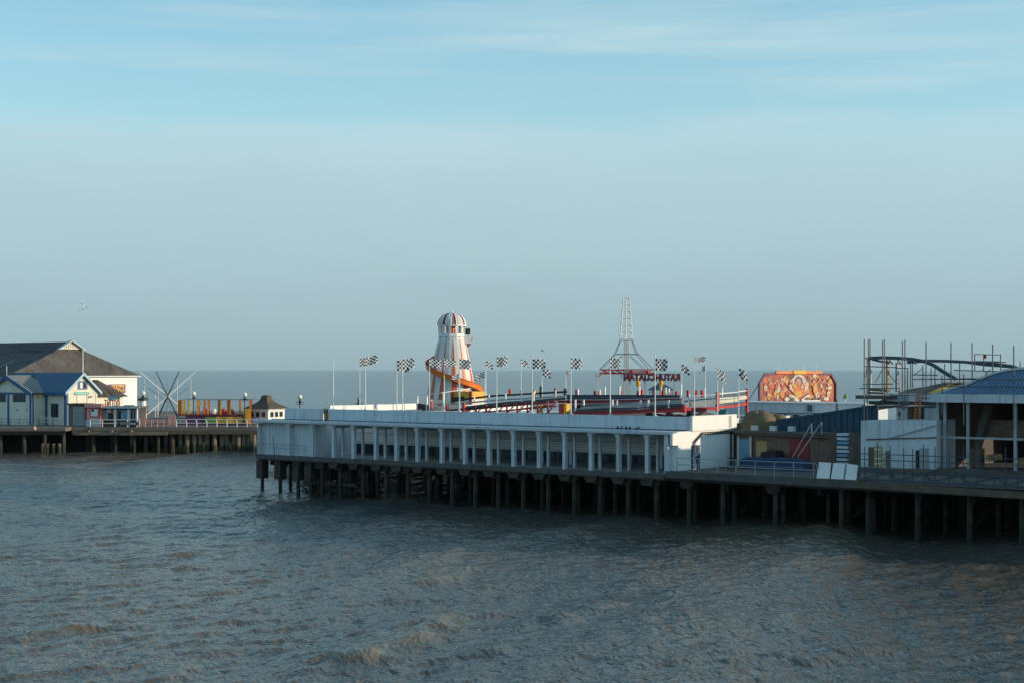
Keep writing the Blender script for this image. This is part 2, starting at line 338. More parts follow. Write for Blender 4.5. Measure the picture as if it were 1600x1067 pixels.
# piles under the near pier
pile_me = MB().lathe([(.27,-2.0),(.235,.4),(.215,2.0),(.21,3.42)], 10).mesh('pile', pile_mat, True)
thin_me = MB().lathe([(.21,-2.0),(.185,.6),(.17,3.42)], 8).mesh('pile', pile_mat, True)
cap_me = MB().prism([(-.62,3.39),(-.62,3.15),(-.42,2.8),(.42,2.8),(.62,3.15),(.62,3.39)], 'y', -.5, .5).mesh('pile_cap', pile_mat)
sleeve_me = MB().box(-.44,.44,-.44,.44,1.45,3.36).mesh('pile_sleeve', pile_mat)
sub = fthing(A, 'pier_substructure', 'dark wet pile and beam substructure under the long white gallery and yard', 'pier substructure')
front_px = [410,438,466,486,504,532,568,604,638,671,707,743,779,818,857,898,938,982,1026,1077,1130,1212,1315,1357,1434,1515,1597]
for i, p in enumerate(front_px):
    x = A.atY(p, 760, .9).x
    put('pile', pile_me if i > 3 else thin_me, sub, (x, .9, 0), random.uniform(0, 6))
    if i <= 3: put('pile_sleeve', sleeve_me, sub, (x, .9, 0))
    else:
        if p < 1100 or p == 1212: put('pile_cap', cap_me, sub, (x, .9, -.02*random.random()))
for r, (t, n_, x0, x1) in enumerate(((3.6,24,XL+1.2,44),(6.8,24,XL+.9,45),(10.5,26,-44,45),(14.5,26,-38,45),(19,24,-36,46),(24,20,-40,46),(30,18,-42,46),(34,8,-82,-46),(44,10,-86,-30),(56,10,-90,-30))):
    for k in range(n_):
        x = x0+(x1-x0)*k/(n_-1)+random.uniform(-.35,.35)
        put('pile', pile_me if (k+r) % 3 else thin_me, sub, (x, t+random.uniform(-.3,.3), 0))
for p in (489, 517, 548):                 # piles with a short cross of timbers at mid height
    x = A.atY(p, 750, 3.2).x; put('pile', thin_me, sub, (x, 3.2, 0)); put('pile_sleeve', sleeve_me, sub, (x, 3.2, 0))
    box('cross_timber', timber, sub, x-.95, x+.95, 2.85, 3.0, .95, 1.25)
x = -37.0
while x < 47:                              # plank wall added to block light and view, so the under-deck reads black
    w_ = random.uniform(1.0, 1.4); MB().box(x, x+w_-.05, 16.4+random.uniform(0,.15), 16.75, -2, 3.38).build('added_backing_plank', shade_timber, sub); x += w_
x_all0, x_all1 = XL+.2, 47
for t in (3.6, 6.8, 10.5, 14.5, 19, 24, 30): box('cross_beam', shade_timber, sub, x_all0 if t < 8 else -40, 45, t-.25, t+.25, 2.95, 3.388)
for k in range(24):
    x = XL+1.5+k*4.1
    box('transverse_beam', shade_timber, sub, x-.18, x+.18, .55, (8 if x < -40 else 31), 2.87, 3.385)
for k in range(16):                        # raking braces in the dark
    x = -34+k*5.1; MB().bar((x, 7.2, .4), (x+2.6, 7.2, 3.0), .28, .28).build('brace', shade_timber, sub)

# ------------------------------------------------------------------ the gallery
gal = fthing(A, 'pier_gallery', 'long white colonnaded gallery building raised on piles with a flat parapet', 'gallery')
box('floor_edge', concrete, gal, XL, -1.25, -.18, .148, DZ-.42, DZ+.02)
col_px = [452, 489, 522, 553, 588, 620, 653, 691, 727, 765, 803, 843, 883, 924, 967, 1012]
col_x = [A.atY(p, 700, .1).x for p in col_px]
cme = MB().box(-.165,.165,-.18,.18,DZ+.021,RZ-.62).prism([(-.165,RZ-.62),(-.34,RZ-.28),(-.34,RZ-.23),(.34,RZ-.23),(.34,RZ-.28),(.165,RZ-.62)], 'y', -.24, .24).mesh('column', white)
for x in col_x: put('column', cme, gal, (x, .1, 0))
kme = MB().prism([(-.75,DZ-.43),(.75,DZ-.43),(.42,DZ-1.0),(-.42,DZ-1.0)], 'y', -.1, .9).mesh('haunch', pile_mat)
for x in col_x[2:]: put('haunch', kme, gal, (x, .02, -.002))
# shallow arched head beam between neighbouring columns
xs_ = [XL+.1]+col_x+[-.95]
for a, b in zip(xs_, xs_[1:]):
    n_ = 8; pts = [(a+.003, RZ-.22), (b-.003, RZ-.22)]
    for k in range(n_+1):
        u = 1-k/n_; pts.append((a+.003+(b-a-.006)*u, RZ-.46+.17*(1-(2*u-1)**4)))
    MB().prism(pts, 'y', -.12, .3).build('head_beam', white, gal)
box('roof_ledge', white, gal, XL-.25, -.5, -.45, 2.55, RZ-.219, RZ)
box('ledge_flashing', black, gal, XL-.25, -.5, 2.2, 2.27, RZ+.001, RZ+.07)
inner_px = [502,536,567,602,635,667,705,741,779,818,857,898,938,983,1028]
ime = MB().box(-.11,.11,-.11,.11,DZ+.002,RZ-.23).mesh('inner_column', white)
for p in inner_px: put('inner_column', ime, gal, (A.atY(p,700,2.0).x, 2.0, 0))
box('bounce_floor', M('pale_bounce_floor', (.42,.41,.39), .8, .25, 1.2, .3, streak=.0), gal, XL+.1, -1.3, .15, 5.6, DZ+.0015, DZ+.018)  # pale floor layer added to bounce light into the gallery
# ceiling cross beams
for x in col_x[2:]: box('ceiling_beam', white, gal, x-.12, x+.12, .32, 5.4, RZ-.62, RZ-.23)
# back wall: lapped boards over a band of windows
wx0, wx1 = XL+8, -.35
BT = 5.6
bw = box('back_wall', concrete, gal, wx0, wx1, BT+.05, BT+.3, DZ+.002, RZ-.23)
nb = 9; z0b, z1b = DZ+1.18, RZ-.25
for k in range(nb):
    za = z0b+(z1b-z0b)*k/nb; zb = z0b+(z1b-z0b)*(k+1)/nb-.03
    for a, b in ((wx0, wx0+14), (wx0+14.03, wx0+28), (wx0+28.03, wx1-.3)):
        MB().prism([(BT+.045,za),(BT+.045,zb),(BT-.03,zb),(BT-.10,za)], 'x', a, b).build('wall_board', white_clean if k % 4 else white, gal)
nwin = 26; ww = (wx1-wx0)/nwin
for k in range(nwin):
    a = wx0+k*ww
    w_ = box('window', navy, gal, a+.2, a+ww-.2, BT-.03, BT+.044, DZ+.25, DZ+1.12)
    box('pane', glass, w_, a+.28, a+ww/2-.03, BT-.045, BT-.031, DZ+.33, DZ+1.04)
    box('pane', glass, w_, a+ww/2+.03, a+ww-.28, BT-.045, BT-.031, DZ+.33, DZ+1.04)
    if k > 8 and k % 2: box('window_post', white, gal, a-.16, a+.16, BT-.18, BT-.032, DZ+.05, DZ+1.42)
# closed bays at the seaward end
cb0, cb1 = XL+.15, A.atY(487,700,.5).x
for a, b in ((cb0, A.atY(430,700,.5).x-.02), (A.atY(430,700,.5).x+.02, A.atY(452,700,.5).x-.25), (A.atY(452,700,.5).x+.25, A.atY(468,700,.5).x-.02), (A.atY(468,700,.5).x+.02, cb1)):
    box('closing_panel', white, gal, a, b, .48, .58, DZ+.02, RZ-.23)
box('end_panel', white, gal, XL+.02, XL+.14, .02, 8.8, DZ+.02, RZ-.23)
box('partition', white, gal, cb1+.05, cb1+.17, .6, 8.8, DZ+.02, RZ-.23)
for z in (DZ+.75, DZ+1.15): MB().tube((XL-.1,-.3,z), (cb1,-.3,z), .028, n=6).build('guard_rail', steel, gal)
for x in (XL-.1, XL+3.2, XL+6.2, cb1): MB().tube((x,-.3,DZ-.3), (x,-.3,DZ+1.2), .03, n=6).build('rail_post', steel, gal)
MB().tube((XL+3.0,-.34,DZ-.2),(XL+2.7,-.36,DZ+1.9),.03,n=6).build('loose_pole', black, gal)
# parapet in panels, with the break near its seaward end
p0, p1 = A.atY(515,645,2.3).x, -.30
np_ = 13
for k in range(np_):
    a = p0+(p1-p0)*k/np_; b = p0+(p1-p0)*(k+1)/np_
    box('parapet_panel', white, gal, a+.006, b-.006, 2.3, 2.55, RZ+.002, 8.62+.012*(k % 2))
    if k: box('joint_cover', white, gal, a-.07, a+.07, 2.27, 2.298, RZ+.002, 8.66)
box('parapet_panel', white, gal, A.atY(446,645,2.6).x, A.atY(505,645,2.6).x, 2.6, 2.8, RZ+.002, 8.62)
c_ = A.atY(516, 640, 2.56).x
for k in range(5): box('return_parapet', white_clean, gal, c_-.2, c_, 2.56+k*2.6, 2.56+k*2.6+2.59, UZ+.002, 8.97-.02*(k % 2))
sg = box('height_marker', black, gal, A.atY(506.5,645,2.5).x, A.atY(512,645,2.5).x, 2.5, 2.58, RZ+.05, 8.6)
cx_ = A.atY(509.3,645,2.5).x
for k in range(6): box('marker_stripe', yellow, sg, cx_-.07, cx_+.07, 2.48, 2.499, RZ+.18+k*.17, RZ+.28+k*.17)
box('marker_cap', cream, gal, cx_-.35, cx_+.35, 2.42, 2.7, 8.61, 8.78)
# landward end wall with its door, duct and upper parapet
EW = 9.3
box('end_wall', white_clean, gal, -.5, -.25, -.45, EW, 6.35, RZ+.0015)
box('end_wall_lower', white_clean, gal, -.9, -.251, .35, EW, DZ+.30, 6.348)
box('corner_pier', white, gal, -1.24, -.86, -.2, .34, DZ+.02, RZ-.23)
box('end_parapet', white_clean, gal, -.30, -.06, 2.3, EW+.2, RZ+.004, 8.70)
yy = A.atX(1141,660,-.05).y; box('scupper_slot', steel, gal, -.055, -.03, yy-.2, yy+.2, RZ+.12, 8.6)
d0, d1 = A.atX(1080,700,-.25).y, A.atX(1093,700,-.25).y
dr = box('door', navy, gal, -.249, -.20, d0, d1, DZ+.33, 6.25); box('door_handle', steel, dr, -.199, -.14, d0+.15, d0+.28, 5.2, 5.3)
duct = MB(); za = 7.28
for off in (0, .16): duct.bar((-.17, 4.0, za-off), (-.17, EW+.1, za-off), .07, .06)
for off in (0, .22): duct.bar((-.17, 4.0-off*.1, za-off*.8), (-.17, 2.65+off, 6.55-off*.3), .07, .06); duct.bar((-.17, 2.65+off, 6.58-off*.3), (-.17, 2.55+off, 6.1), .07, .06)
duct.build('cable_duct', black, gal)
for k in range(13): box('duct_bracket', black, gal, -.21, -.135, 4.1+k*.4, 4.16+k*.4, za-.2, za+.03)
MB().tube((-.15, EW-.6, DZ+.4), (-.15, EW-.6, 7.1), .07, n=8).build('downpipe', black, gal)

# pigeons on the ledge
def bird_mesh(name, mat, mat2, fly=False):
    mb = MB(); ring = 8
    st = [(-.19,.0,.012,.01),(-.12,.0,.045,.03),(-.02,.01,.065,.06),(.07,.03,.06,.058),(.12,.075,.035,.036),(.155,.10,.034,.034),(.185,.10,.016,.016),(.215,.092,.004,.004)]
    vs = [(x, w*math.cos(2*math.pi*i/ring), z+h*math.sin(2*math.pi*i/ring)) for x, z, w, h in st for i in range(ring)]
    fs = [(j*ring+i, j*ring+(i+1)%ring, (j+1)*ring+(i+1)%ring, (j+1)*ring+i) for j in range(len(st)-1) for i in range(ring)]
    mb.add(vs, fs+[tuple(range(ring))[::-1], tuple(range((len(st)-1)*ring, len(st)*ring))])
    if not fly:
        for s in (-1, 1): mb.tube((.0,.02*s,-.04), (.01,.022*s,-.115), .006, n=5)
    body = mb.mesh(name, mat, True); wings = []
    for s in (-1, 1):
        w = MB()
        if fly:
            prof = [(0.04,.06,.03,.13),(.22,.10,.05,.12),(.42,.05,.02,.09),(.62,-.06,-.01,.04),(.70,-.12,-.02,.012)]
            vs = []
            for y, x, z, c in prof: vs += [(x-.0+c*.4, s*y, z+.02), (x-c*.6, s*y, z+.012), (x-.02, s*y, z+.03)]
            for j in range(len(prof)-1):
                a = j*3; w.add([], [])
            n0 = len(prof)
            w.add(vs, [(j*3, j*3+2, j*3+5, j*3+3) for j in range(n0-1)]+[(j*3+2, j*3+1, j*3+4, j*3+5) for j in range(n0-1)]+[(j*3, j*3+3, j*3+4, j*3+1) for j in range(n0-1)])
        else:
            w.add([(.08,s*.055,.07),(.0,s*.068,.06),(-.17,s*.035,.02),(-.02,s*.064,-.01),(.07,s*.06,.01),(-.02,s*.04,.05)], [(0,1,2,3,4),(0,5,2,1)])
        wings.append(w.mesh('wing', mat2))
    return body, wings
pg, pw = bird_mesh('pigeon', black, grey_feather)
for i, p in enumerate((965, 971, 978.5, 984, 995)):
    q = A.atY(p, 668, -.2); o = put('pigeon', pg, None, A.w(q.x, -.2, RZ+.185), A.a+random.uniform(-2, 2)); o.scale = (1.6,)*3
    tag(o, 'small dark pigeon perched on the ledge of the white gallery', 'bird', 'pigeons on the gallery ledge')
    for w_ in pw: put('wing', w_, o)
gg, gw = bird_mesh('seagull', feather, grey_feather, True)
for (p, y, Y, rz, rl, lab) in ((848, 548, 118, 2.9, .1, 'white gull gliding with wide wings above the chequered flags'), (130.5, 478, 150, 1.2, .5, 'tiny distant gull flying above the grey hall roof, upper of two'), (129.5, 484, 155, 2.0, -.4, 'tiny distant gull flying above the grey hall roof, lower of two')):
    o = put('seagull', gg, None, wpt(p, y, Y), rz); o.rotation_euler = (rl, 0, rz); o.scale = (.95,)*3 if Y < 140 else (.8,)*3
    tag(o, lab, 'bird')
    for w_ in gw: put('wing', w_, o)

# ------------------------------------------------------------------ flagpoles
def flag_mesh(w, h, droop, wave, seed, lift=0.0, mat=None, fold=1.0, chk=(7,6)):
    rr = random.Random(seed); nx, ny = 14, 9; vs, uv, fs = [], [], []; ph = rr.uniform(0, 6)
    for j in range(ny+1):
        for i in range(nx+1):
            u, v = i/nx, j/ny
            x = w*u*(fold+(1-fold)*(v)); z = -h*v-droop*w*u**1.4+lift*w*u
            y = wave*w*math.sin(u*5.2+ph+v*1.3)*u**.6+.05*w*math.sin(v*5+ph)*u
            z += .07*h*math.sin(u*6+ph*1.7)*u
            vs.append((x, y, z)); uv.append((u*chk[0], v*chk[1]))
    for j in range(ny):
        for i in range(nx): a = j*(nx+1)+i; fs.append((a, a+1, a+nx+2, a+nx+1))
    me = bpy.data.meshes.new('flag'); me.from_pydata(vs, [], fs); me.materials.append(mat or chequer)
    ul = me.uv_layers.new(name='UVMap')
    for l in me.loops: ul.data[l.index].uv = uv[l.vertex_index]
    me.polygons.foreach_set('use_smooth', [True]*len(fs)); return me
# pixel x of pole, top row of pole, depth across the pier, flag: x0, x1, y0, y1, droop (None: bare), base height
flags = [
 (521,563,2.42,None), (562,559,12,(563,579,560,573,-.15)), (571,561,2.42,(572,590,559,575,-.35)), (620,562,12,(621,640,563,580,.0)), (629,562,2.42,(630,648,561,577,-.15)),
 (671,560,2.42,(672,690,560,574,.12)), (694,561,10,(695,714,561,573,.05)), (718,560,2.42,(719,735,561,577,.08)), (759,560,12,(758,770,564,577,.2)), (776,558,2.42,(777,793,558,574,-.1)),
 (757.5,581,18,(749,766,580,593,.35)), (717,583,18,(705,717,584,594,.25)), (814,561,12,(815,828,561,574,.3)), (831.5,557,2.42,(833,853,561,577,-.1)), (847,577,18,(848,861,577,590,.1)),
 (884,578,18,(883,891,578,589,.5)), (892,556,2.42,(893,911,559,577,.02)), (953.5,557,2.42,(955,971,559,576,.05)), (1023.5,554,2.42,(1026,1044,560,580,.0)),
 (1065,568,12,(1065,1077,569,586,.35)), (1085,556,2.42,(1089,1108,558,566,-.05)), (1102,571,18,(1095,1103,571,583,.4)), (1121,573,3.4,(1121,1137,575,598,.45)), (1154,574,3.6,(1153,1167,575,596,.3)),
 (1129,590,16,None), ]
for i, (p, yt, t, fl) in enumerate(flags):
    b = A.atY(p, yt, t); base = RZ+.05 if t < 2.5 else UZ+.002
    if t < 2.5: base = 8.64
    if b.x > -.18: b = A.atX(p, yt, -.18); t = b.y; base = 8.701 if t < 9.4 else UZ+.002
    if b.x > -.31 and t >= 9.4: b = A.atX(p, yt, -.45); t = b.y
    if t > 19.4: base = DZ
    lab = 'slim white flagpole flying a chequered flag from the top of the long white parapet'; grp = 'chequered flagpoles on the parapet'
    if fl is None: lab, grp = ('bare white flagpole without a flag at the seaward end of the parapet', None) if p < 600 else ('short bare white pole beside the lit kart track corner', None)
    elif t > 5: lab, grp = 'slim white flagpole with a chequered flag standing on the upper deck behind the kart track', 'chequered flagpoles behind the track'
    elif p == 1085: lab, grp = 'slim flagpole with its chequered flag blown edge-on and folded flat', None
    if p == 847: lab, grp = 'flagpole flying a dark blue and white chequered flag low over the ramp', None
    elif p in (1121, 1154): lab = 'flagpole with a big drooping chequered flag at the shoreward corner of the track'; grp = 'drooping flags at the track corner'
    fp = fthing(A, 'flagpole', lab, 'flagpole', b.x, t, base, grp)
    if t < 2.5: MB().box(-.13,.13,-.11,.11,0,.07).build('foot_plate', white, fp)
    MB().tube((0,0,.0 if t > 2.5 else .06), (0,0,b.z-base), .055, .035, 8).build('pole', white_clean, fp)
    MB().sphere((0,0,b.z-base+.05), .07, 8, 5).build('finial', white_clean, fp)
    if fl:
        x0, x1, y0, y1, dp = fl; l = A.atY(x0, y0, t); r_ = A.atY(x1, y1, t)
        # flags stream to the right and a little away: turn them to the picture plane plus some
        wd = (x1-x0)*A.w(b.x, t).y/F*1.06; hg = abs(l.z-r_.z)*(.92 if abs(dp) < .2 else .75)
        back = x0 < p-4
        f_ = flag_mesh(wd, hg, dp+random.uniform(-.06,.12), .08+.07*random.random(), 50+i, mat=chequer_blue if p == 847 else chequer, fold=1.0 if dp < .3 else .8, chk=(6,5) if x1-x0 > 15 else (4,4))
        fo = put('flag', f_, fp, (.05 if not back else -.05, 0, l.z-base-(.0 if dp >= 0 else -dp*wd*.0)), -A.a+R(random.uniform(10, 36))+(math.pi if back else 0))

# ------------------------------------------------------------------ helter skelter
faded_white = M('faded_white_paint', (.72,.69,.65), .6, .15, .9, .1, streak=.4, streak_col=(.46,.34,.28))
hs_w = wpt(706, 688, 190)
hs = thing('helter_skelter', 'tall red and white striped helter skelter tower with an orange spiral slide', 'helter skelter', (hs_w.x, hs_w.y, DZ), R(8))
PX = 190/F
def hz(y): return H-(y-HY)*PX-DZ
def hr(z):                                            # tower radius against height
    t = max(0, min(1, (hz(530)-z)/hz(530))); return 1.60+2.3*t**.85
NS = 12
zs = [hz(530)*(1-k/14) for k in range(15)]
for k in range(NS):
    for kind in (0, 1):
        mb = MB(); vs = []
        for z in zs:
            t = 1-z/zs[0]; half = min(.55, .04+.80*t)*math.pi/NS
            c = 2*math.pi*k/NS
            a0, a1 = (c-half, c+half) if kind else (c+half, c+2*math.pi/NS-half)
            r = hr(z)
            for a in (a0, (a0+a1)/2, a1): vs.append(((r+(.03 if kind else 0))*math.cos(a), (r+(.03 if kind else 0))*math.sin(a), z))
        mb.add(vs, [(3*j+i, 3*j+i+1, 3*j+i+4, 3*j+i+3) for j in range(len(zs)-1) for i in (0, 1)])
        mb.build('stripe_panel' if kind else 'wall_panel', slide_red if kind else faded_white, hs)
# gallery room, windows and scalloped trim
zr0, zr1 = hz(530), hz(510); rr = 1.64
MB().lathe([(rr,zr0),(rr,hz(521.5))], NS, ph=math.pi/NS).build('gallery_wall', white_clean, hs)
sc_ = MB(); n_ = 96
sc_.add([((rr+.035)*math.cos(2*math.pi*i/n_), (rr+.035)*math.sin(2*math.pi*i/n_), hz(526.5)+(.11*abs(math.sin(i*math.pi/8))-.12 if j else .0)) for j in (0, 1) for i in range(n_)], [(i,(i+1)%n_,n_+(i+1)%n_,n_+i) for i in range(n_)])
sc_.build('scalloped_trim', grey_barrier, hs)
for k in range(NS):
    a = 2*math.pi*(k+.5)/NS; MB().bar((rr*.97*math.cos(a), rr*.97*math.sin(a), hz(521.5)+.001), (rr*.97*math.cos(a), rr*.97*math.sin(a), zr1), .30, .12, (math.cos(a), math.sin(a), 0)).build('window_post', white_clean, hs)
MB().lathe([(.5,hz(522)),(.5,zr1)], 10).build('inner_stair_core', slide_red, hs)
MB().lathe([(rr+.14,zr1),(rr+.14,zr1+.14)], NS, ph=math.pi/NS).build('cornice', white_clean, hs)
# dome in gores
dome_h = hz(489)-zr1-.14
for k in range(32):
    vs = []; m_ = 7
    for j in range(m_+1):
        th = j/m_*math.pi/2*.97; r = 1.78*math.cos(th)**.9; z = zr1+.14+dome_h*math.sin(th)
        for a in (2*math.pi*k/32, 2*math.pi*(k+.5)/32, 2*math.pi*(k+1)/32): vs.append((r*math.cos(a)*(1.0 if a != 2*math.pi*(k+.5)/32 else .97), r*math.sin(a)*(1.0 if a != 2*math.pi*(k+.5)/32 else .97), z))
    MB().add(vs, [(3*j+i,3*j+i+1,3*j+i+4,3*j+i+3) for j in range(m_) for i in (0,1)]).build('dome_gore', dark_red if k % 4 == 0 else faded_white, hs)
MB().lathe([(.13,hz(489.6)),(.16,hz(488.5)),(.05,hz(487)),(.02,hz(484))], 8).build('finial', white_clean, hs)
# start cabin on the right, and the slide winding down
ca = R(-8)+R(4)
cabin = MB(); c0, c1 = 1.35, 2.30; ux, uy = math.cos(ca), math.sin(ca)
def cab(r, s, z): return (r*ux-s*uy, r*uy+s*ux, z)
for s0, s1 in ((-.6,-.54),(.54,.6)): cabin.add([cab(c0,s0,hz(537)),cab(c1,s0,hz(537)),cab(c1,s1,hz(537)),cab(c0,s1,hz(537)),cab(c0,s0,hz(512)),cab(c1,s0,hz(512)),cab(c1,s1,hz(512)),cab(c0,s1,hz(512))], [(0,3,2,1),(4,5,6,7),(0,1,5,4),(1,2,6,5),(2,3,7,6),(3,0,4,7)])
cabin.add([cab(c1,-.54,hz(537)),cab(c1+.05,-.54,hz(537)),cab(c1+.05,.54,hz(537)),cab(c1,.54,hz(537)),cab(c1,-.54,hz(512)),cab(c1+.05,-.54,hz(512)),cab(c1+.05,.54,hz(512)),cab(c1,.54,hz(512))], [(0,3,2,1),(4,5,6,7),(0,1,5,4),(1,2,6,5),(2,3,7,6),(3,0,4,7)])
cabin.add([cab(c0,-.54,hz(537)),cab(c1,-.54,hz(537)),cab(c1,.54,hz(537)),cab(c0,.54,hz(537)),cab(c0,-.54,hz(536)),cab(c1,-.54,hz(536)),cab(c1,.54,hz(536)),cab(c0,.54,hz(536))], [(0,3,2,1),(4,5,6,7),(0,1,5,4),(1,2,6,5),(2,3,7,6),(3,0,4,7)])
co = cabin.build('start_cabin', white_clean, hs)
MB().add([cab(c1+.055,-.3,hz(521)),cab(c1+.055,.3,hz(521)),cab(c1+.055,.3,hz(514)),cab(c1+.055,-.3,hz(514))], [(0,1,2,3)]).build('cabin_window', glass, co)
MB().add([cab(1.62,-.605,hz(523)),cab(2.2,-.605,hz(523)),cab(2.2,-.605,hz(513.5)),cab(1.62,-.605,hz(513.5))], [(0,1,2,3)]).build('cabin_window', glass, co)
def slide():
    fl, ou, inn, seg = MB(), MB(), MB(), 120
    tot = 2.15*2*math.pi; a_start = R(2)
    rows = []
    for k in range(seg+1):
        th = tot*k/seg; a = a_start+th            # counter-clockwise from above: right, behind, left, front
        z = hz(533)-th/(2*math.pi)*6.35
        if z < .3: break
        ri = hr(z)+.04; ro = ri+.66; rows.append((a, z, ri, ro))
    def strip(mb, f):
        vs = [p for row in rows for p in f(*row)]; n_ = len(f(*rows[0]))
        mb.add(vs, [(n_*j+i, n_*j+(i+1)%n_, n_*(j+1)+(i+1)%n_, n_*(j+1)+i) for j in range(len(rows)-1) for i in range(n_)])
    P = lambda r, a, z: (r*math.cos(a), r*math.sin(a), z)
    strip(fl, lambda a,z,ri,ro: [P(ri,a,z+.05),P((ri+ro)/2,a,z-.06),P(ro,a,z+.02),P(ro,a,z-.08),P((ri+ro)/2,a,z-.15),P(ri,a,z-.06)])
    strip(ou, lambda a,z,ri,ro: [P(ro+.002,a,z-.12),P(ro+.10,a,z+.44),P(ro+.15,a,z+.44),P(ro+.052,a,z-.12)])
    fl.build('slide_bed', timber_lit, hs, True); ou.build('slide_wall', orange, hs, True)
    mbr = MB()
    for k in range(len(rows)-1):
        a,z,ri,ro = rows[k]; a2,z2,ri2,ro2 = rows[k+1]; mbr.tube(P(ro+.145,a,z+.46), P(ro2+.145,a2,z2+.46), .05, n=6)
    mbr.build('slide_rim', slide_red, hs, True)
slide()
# ticket platform at its foot
MB().lathe([(4.6,.0),(4.6,.9)], 12).build('base_drum', cream, hs)
tp = thing('ticket_booth', 'low cream and red booth at the foot of the helter skelter', 'booth', (*wpt(733, 690, 182)[:2], DZ), R(-38.5))
MB().box(-1.5,1.5,-1.2,1.2,0,wpt(0,622,182).z-DZ).build('body', cream, tp); MB().box(-1.6,1.6,-1.3,1.3,wpt(0,622,182).z-DZ,wpt(0,611,182).z-DZ).build('roof_sign', yellow, tp)
for sx in (-1.4, 1.4): MB().box(sx-.18,sx+.18,-1.45,-1.31,0,wpt(0,610,182).z-DZ).build('corner_post', red, tp)

# ------------------------------------------------------------------ kart track on the upper deck
trk = fthing(A, 'kart_track', 'raised go-kart track with red framework, grey barriers and white posts on the upper deck', 'kart track')
def on_deck(px, py, t):
    q = A.atY(px, py, t); return q if q.x < -.8 else A.atX(px, py, -.8)
def beam(name, mat, pts, t, hpx, w=.10, parent=trk):
    """run of boards through photo points at depth t (one or per-point), each hpx high"""
    q = []
    for k, p in enumerate(pts):
        tt = p[2] if len(p) > 2 else t; q.append(on_deck(p[0], p[1], tt))
    for a, b in zip(q, q[1:]):
        MB().bar(a, b, w, hpx*130/F*.95).build(name, mat, parent)
    return q
def posts(name, mat, pts, t, r=.06):
    for x, y0, y1 in pts:
        a, b = on_deck(x, y0, t), on_deck(x, y1, t)
        MB().box(a.x-r, a.x+r, a.y-r, a.y+r, max(min(a.z, b.z), UZ+.002), max(a.z, b.z)).build(name, mat, trk)
# seaward loop
beam('handrail', white_clean, [(652,617.5,4),(690,613,4),(722,608.5,6),(735,606.5,8)], 4, 1.4)
posts('white_post', white_clean, [(652,617,640),(667,617,641),(693,613,641),(674,624,641)], 4, .07)
beam('barrier', black, [(653,634,4),(672,637,4)], 4, 11); beam('barrier', dark_red, [(652,634,4.2),(655,636,3.9)], 4, 13)
beam('barrier', cream_barrier, [(674,629,5),(704,624,6)], 5, 6); beam('barrier', cream_barrier, [(676,638,4.5),(720,634,5)], 5, 8)
beam('barrier', black, [(705,624,6),(726,622,6.5)], 6, 9); beam('barrier', grey_barrier, [(672,631,4.6),(708,630,4.9)], 4.6, 2.2)
posts('red_post', red, [(674,626,641),(699,632,642),(725,628,643)], 3.6, .11)
# ramp rising towards the middle
beam('ramp_rail', black, [(708,625,7),(770,618,8),(886,611.5,8)], 8, 3.6, .12)
beam('barrier', grey_barrier, [(712,631,6.6),(770,625,7.6),(884,618.5,7.6)], 7, 3.0); beam('barrier', dark_steel, [(726,636,6.5),(790,629,7.5),(884,622,7.5)], 7, 4.5)
beam('ramp_beam', red, [(722,640,6.4),(790,634,7.4),(868,627,7.4)], 7, 3.4, .3); beam('ramp_beam', dark_red, [(722,645,6),(800,640,7),(868,631,7.2)], 7, 2.0, .2)
beam('ramp_deck', timber, [(722,638.5,8),(790,632,9),(868,625,9)], 8, 1.2, 3.0)
for k in range(9):
    x = 728+k*16; MB().bar(A.atY(x, 645, 6.2), A.atY(x+14, 633-k*.9, 6.9), .10, .10).build('truss_diagonal', red, trk)
    posts('red_post', red, [(x, 634-k, 646)], 6.3, .06)
posts('white_post', white_clean, [(741,619,628),(764,616,626),(790,614,625),(815,611,627),(834,611,627),(868,609,620),(717,626,643)], 6.2, .055)
posts('red_post', red, [(797,607,618),(816,610,617),(868,606,617),(834,608,616)], 8.4, .10)
posts('black_post', black, [(845,603,622),(883,606,617)], 8.3, .09); posts('yellow_post', yellow, [(835,609,622),(846,630,646)], 6.8, .09)
c_ = A.atY(728, 640, 9).x
for k in range(6):
    a, b = A.atX(728+k*25, 640, c_), A.atX(752.5+k*25, 640, c_); box('sunlit_screen', white_clean, trk, c_-.1, c_, a.y, min(b.y, 19.4), UZ+.002, UZ+.75+.05*(k % 2)) if a.y < 19.2 else None
# kiosk-like red cabinet under the ramp end
for a, b, m_ in ((873,881,red),(881,885,yellow)): 
    q, r_ = A.atY(a,630,5), A.atY(b,644,5); box('control_cabinet', m_, trk, q.x, r_.x, 5, 5.8, UZ+.002, q.z)
# landward run
box('track_floor', deck_mat, trk, -23, -.7, 4.9, 17, UZ+.004, UZ+.02)
beam('track_skirt', dark_red, [(892,645,4.75),(980,643,4.75),(1068,640,4.75),(1104,640,4.75)], 5, 7.0, .06); beam('barrier', dark_steel, [(890,636,7.9),(975,633,7.9),(1066,629,7.9)], 8, 6.0, .08); beam('barrier', black, [(886,623,14.8),(1062,623,14.8)], 15, 7.5, .08)
beam('track_skirt', dark_red, [(700,640,6.6),(745,637,7.6),(770,634,8.3)], 7, 5.0, .06)
beam('track_beam', red, [(884,630.5,8.2),(975,628.5,8.2),(1066,625,8.2)], 8, 2.0, .2); beam('track_beam', red, [(900,648,4.4),(985,645,4.4),(1068,640.5,4.4)], 5, 2.6, .2)
for (y0, y1, t_, h_, m_) in ((619.5,620,14.2,3.4,dark_steel),(624,623,12,3.2,black),(629,626.5,9.6,3.4,dark_red),(633,629,8,3.0,dark_steel),(640.5,634.5,6,3.2,black),(646,641,5.1,3.4,dark_red)):
    beam('barrier', m_, [(886,y0,t_),(975,(y0+y1)/2,t_),(1066,y1,t_)], t_, h_)
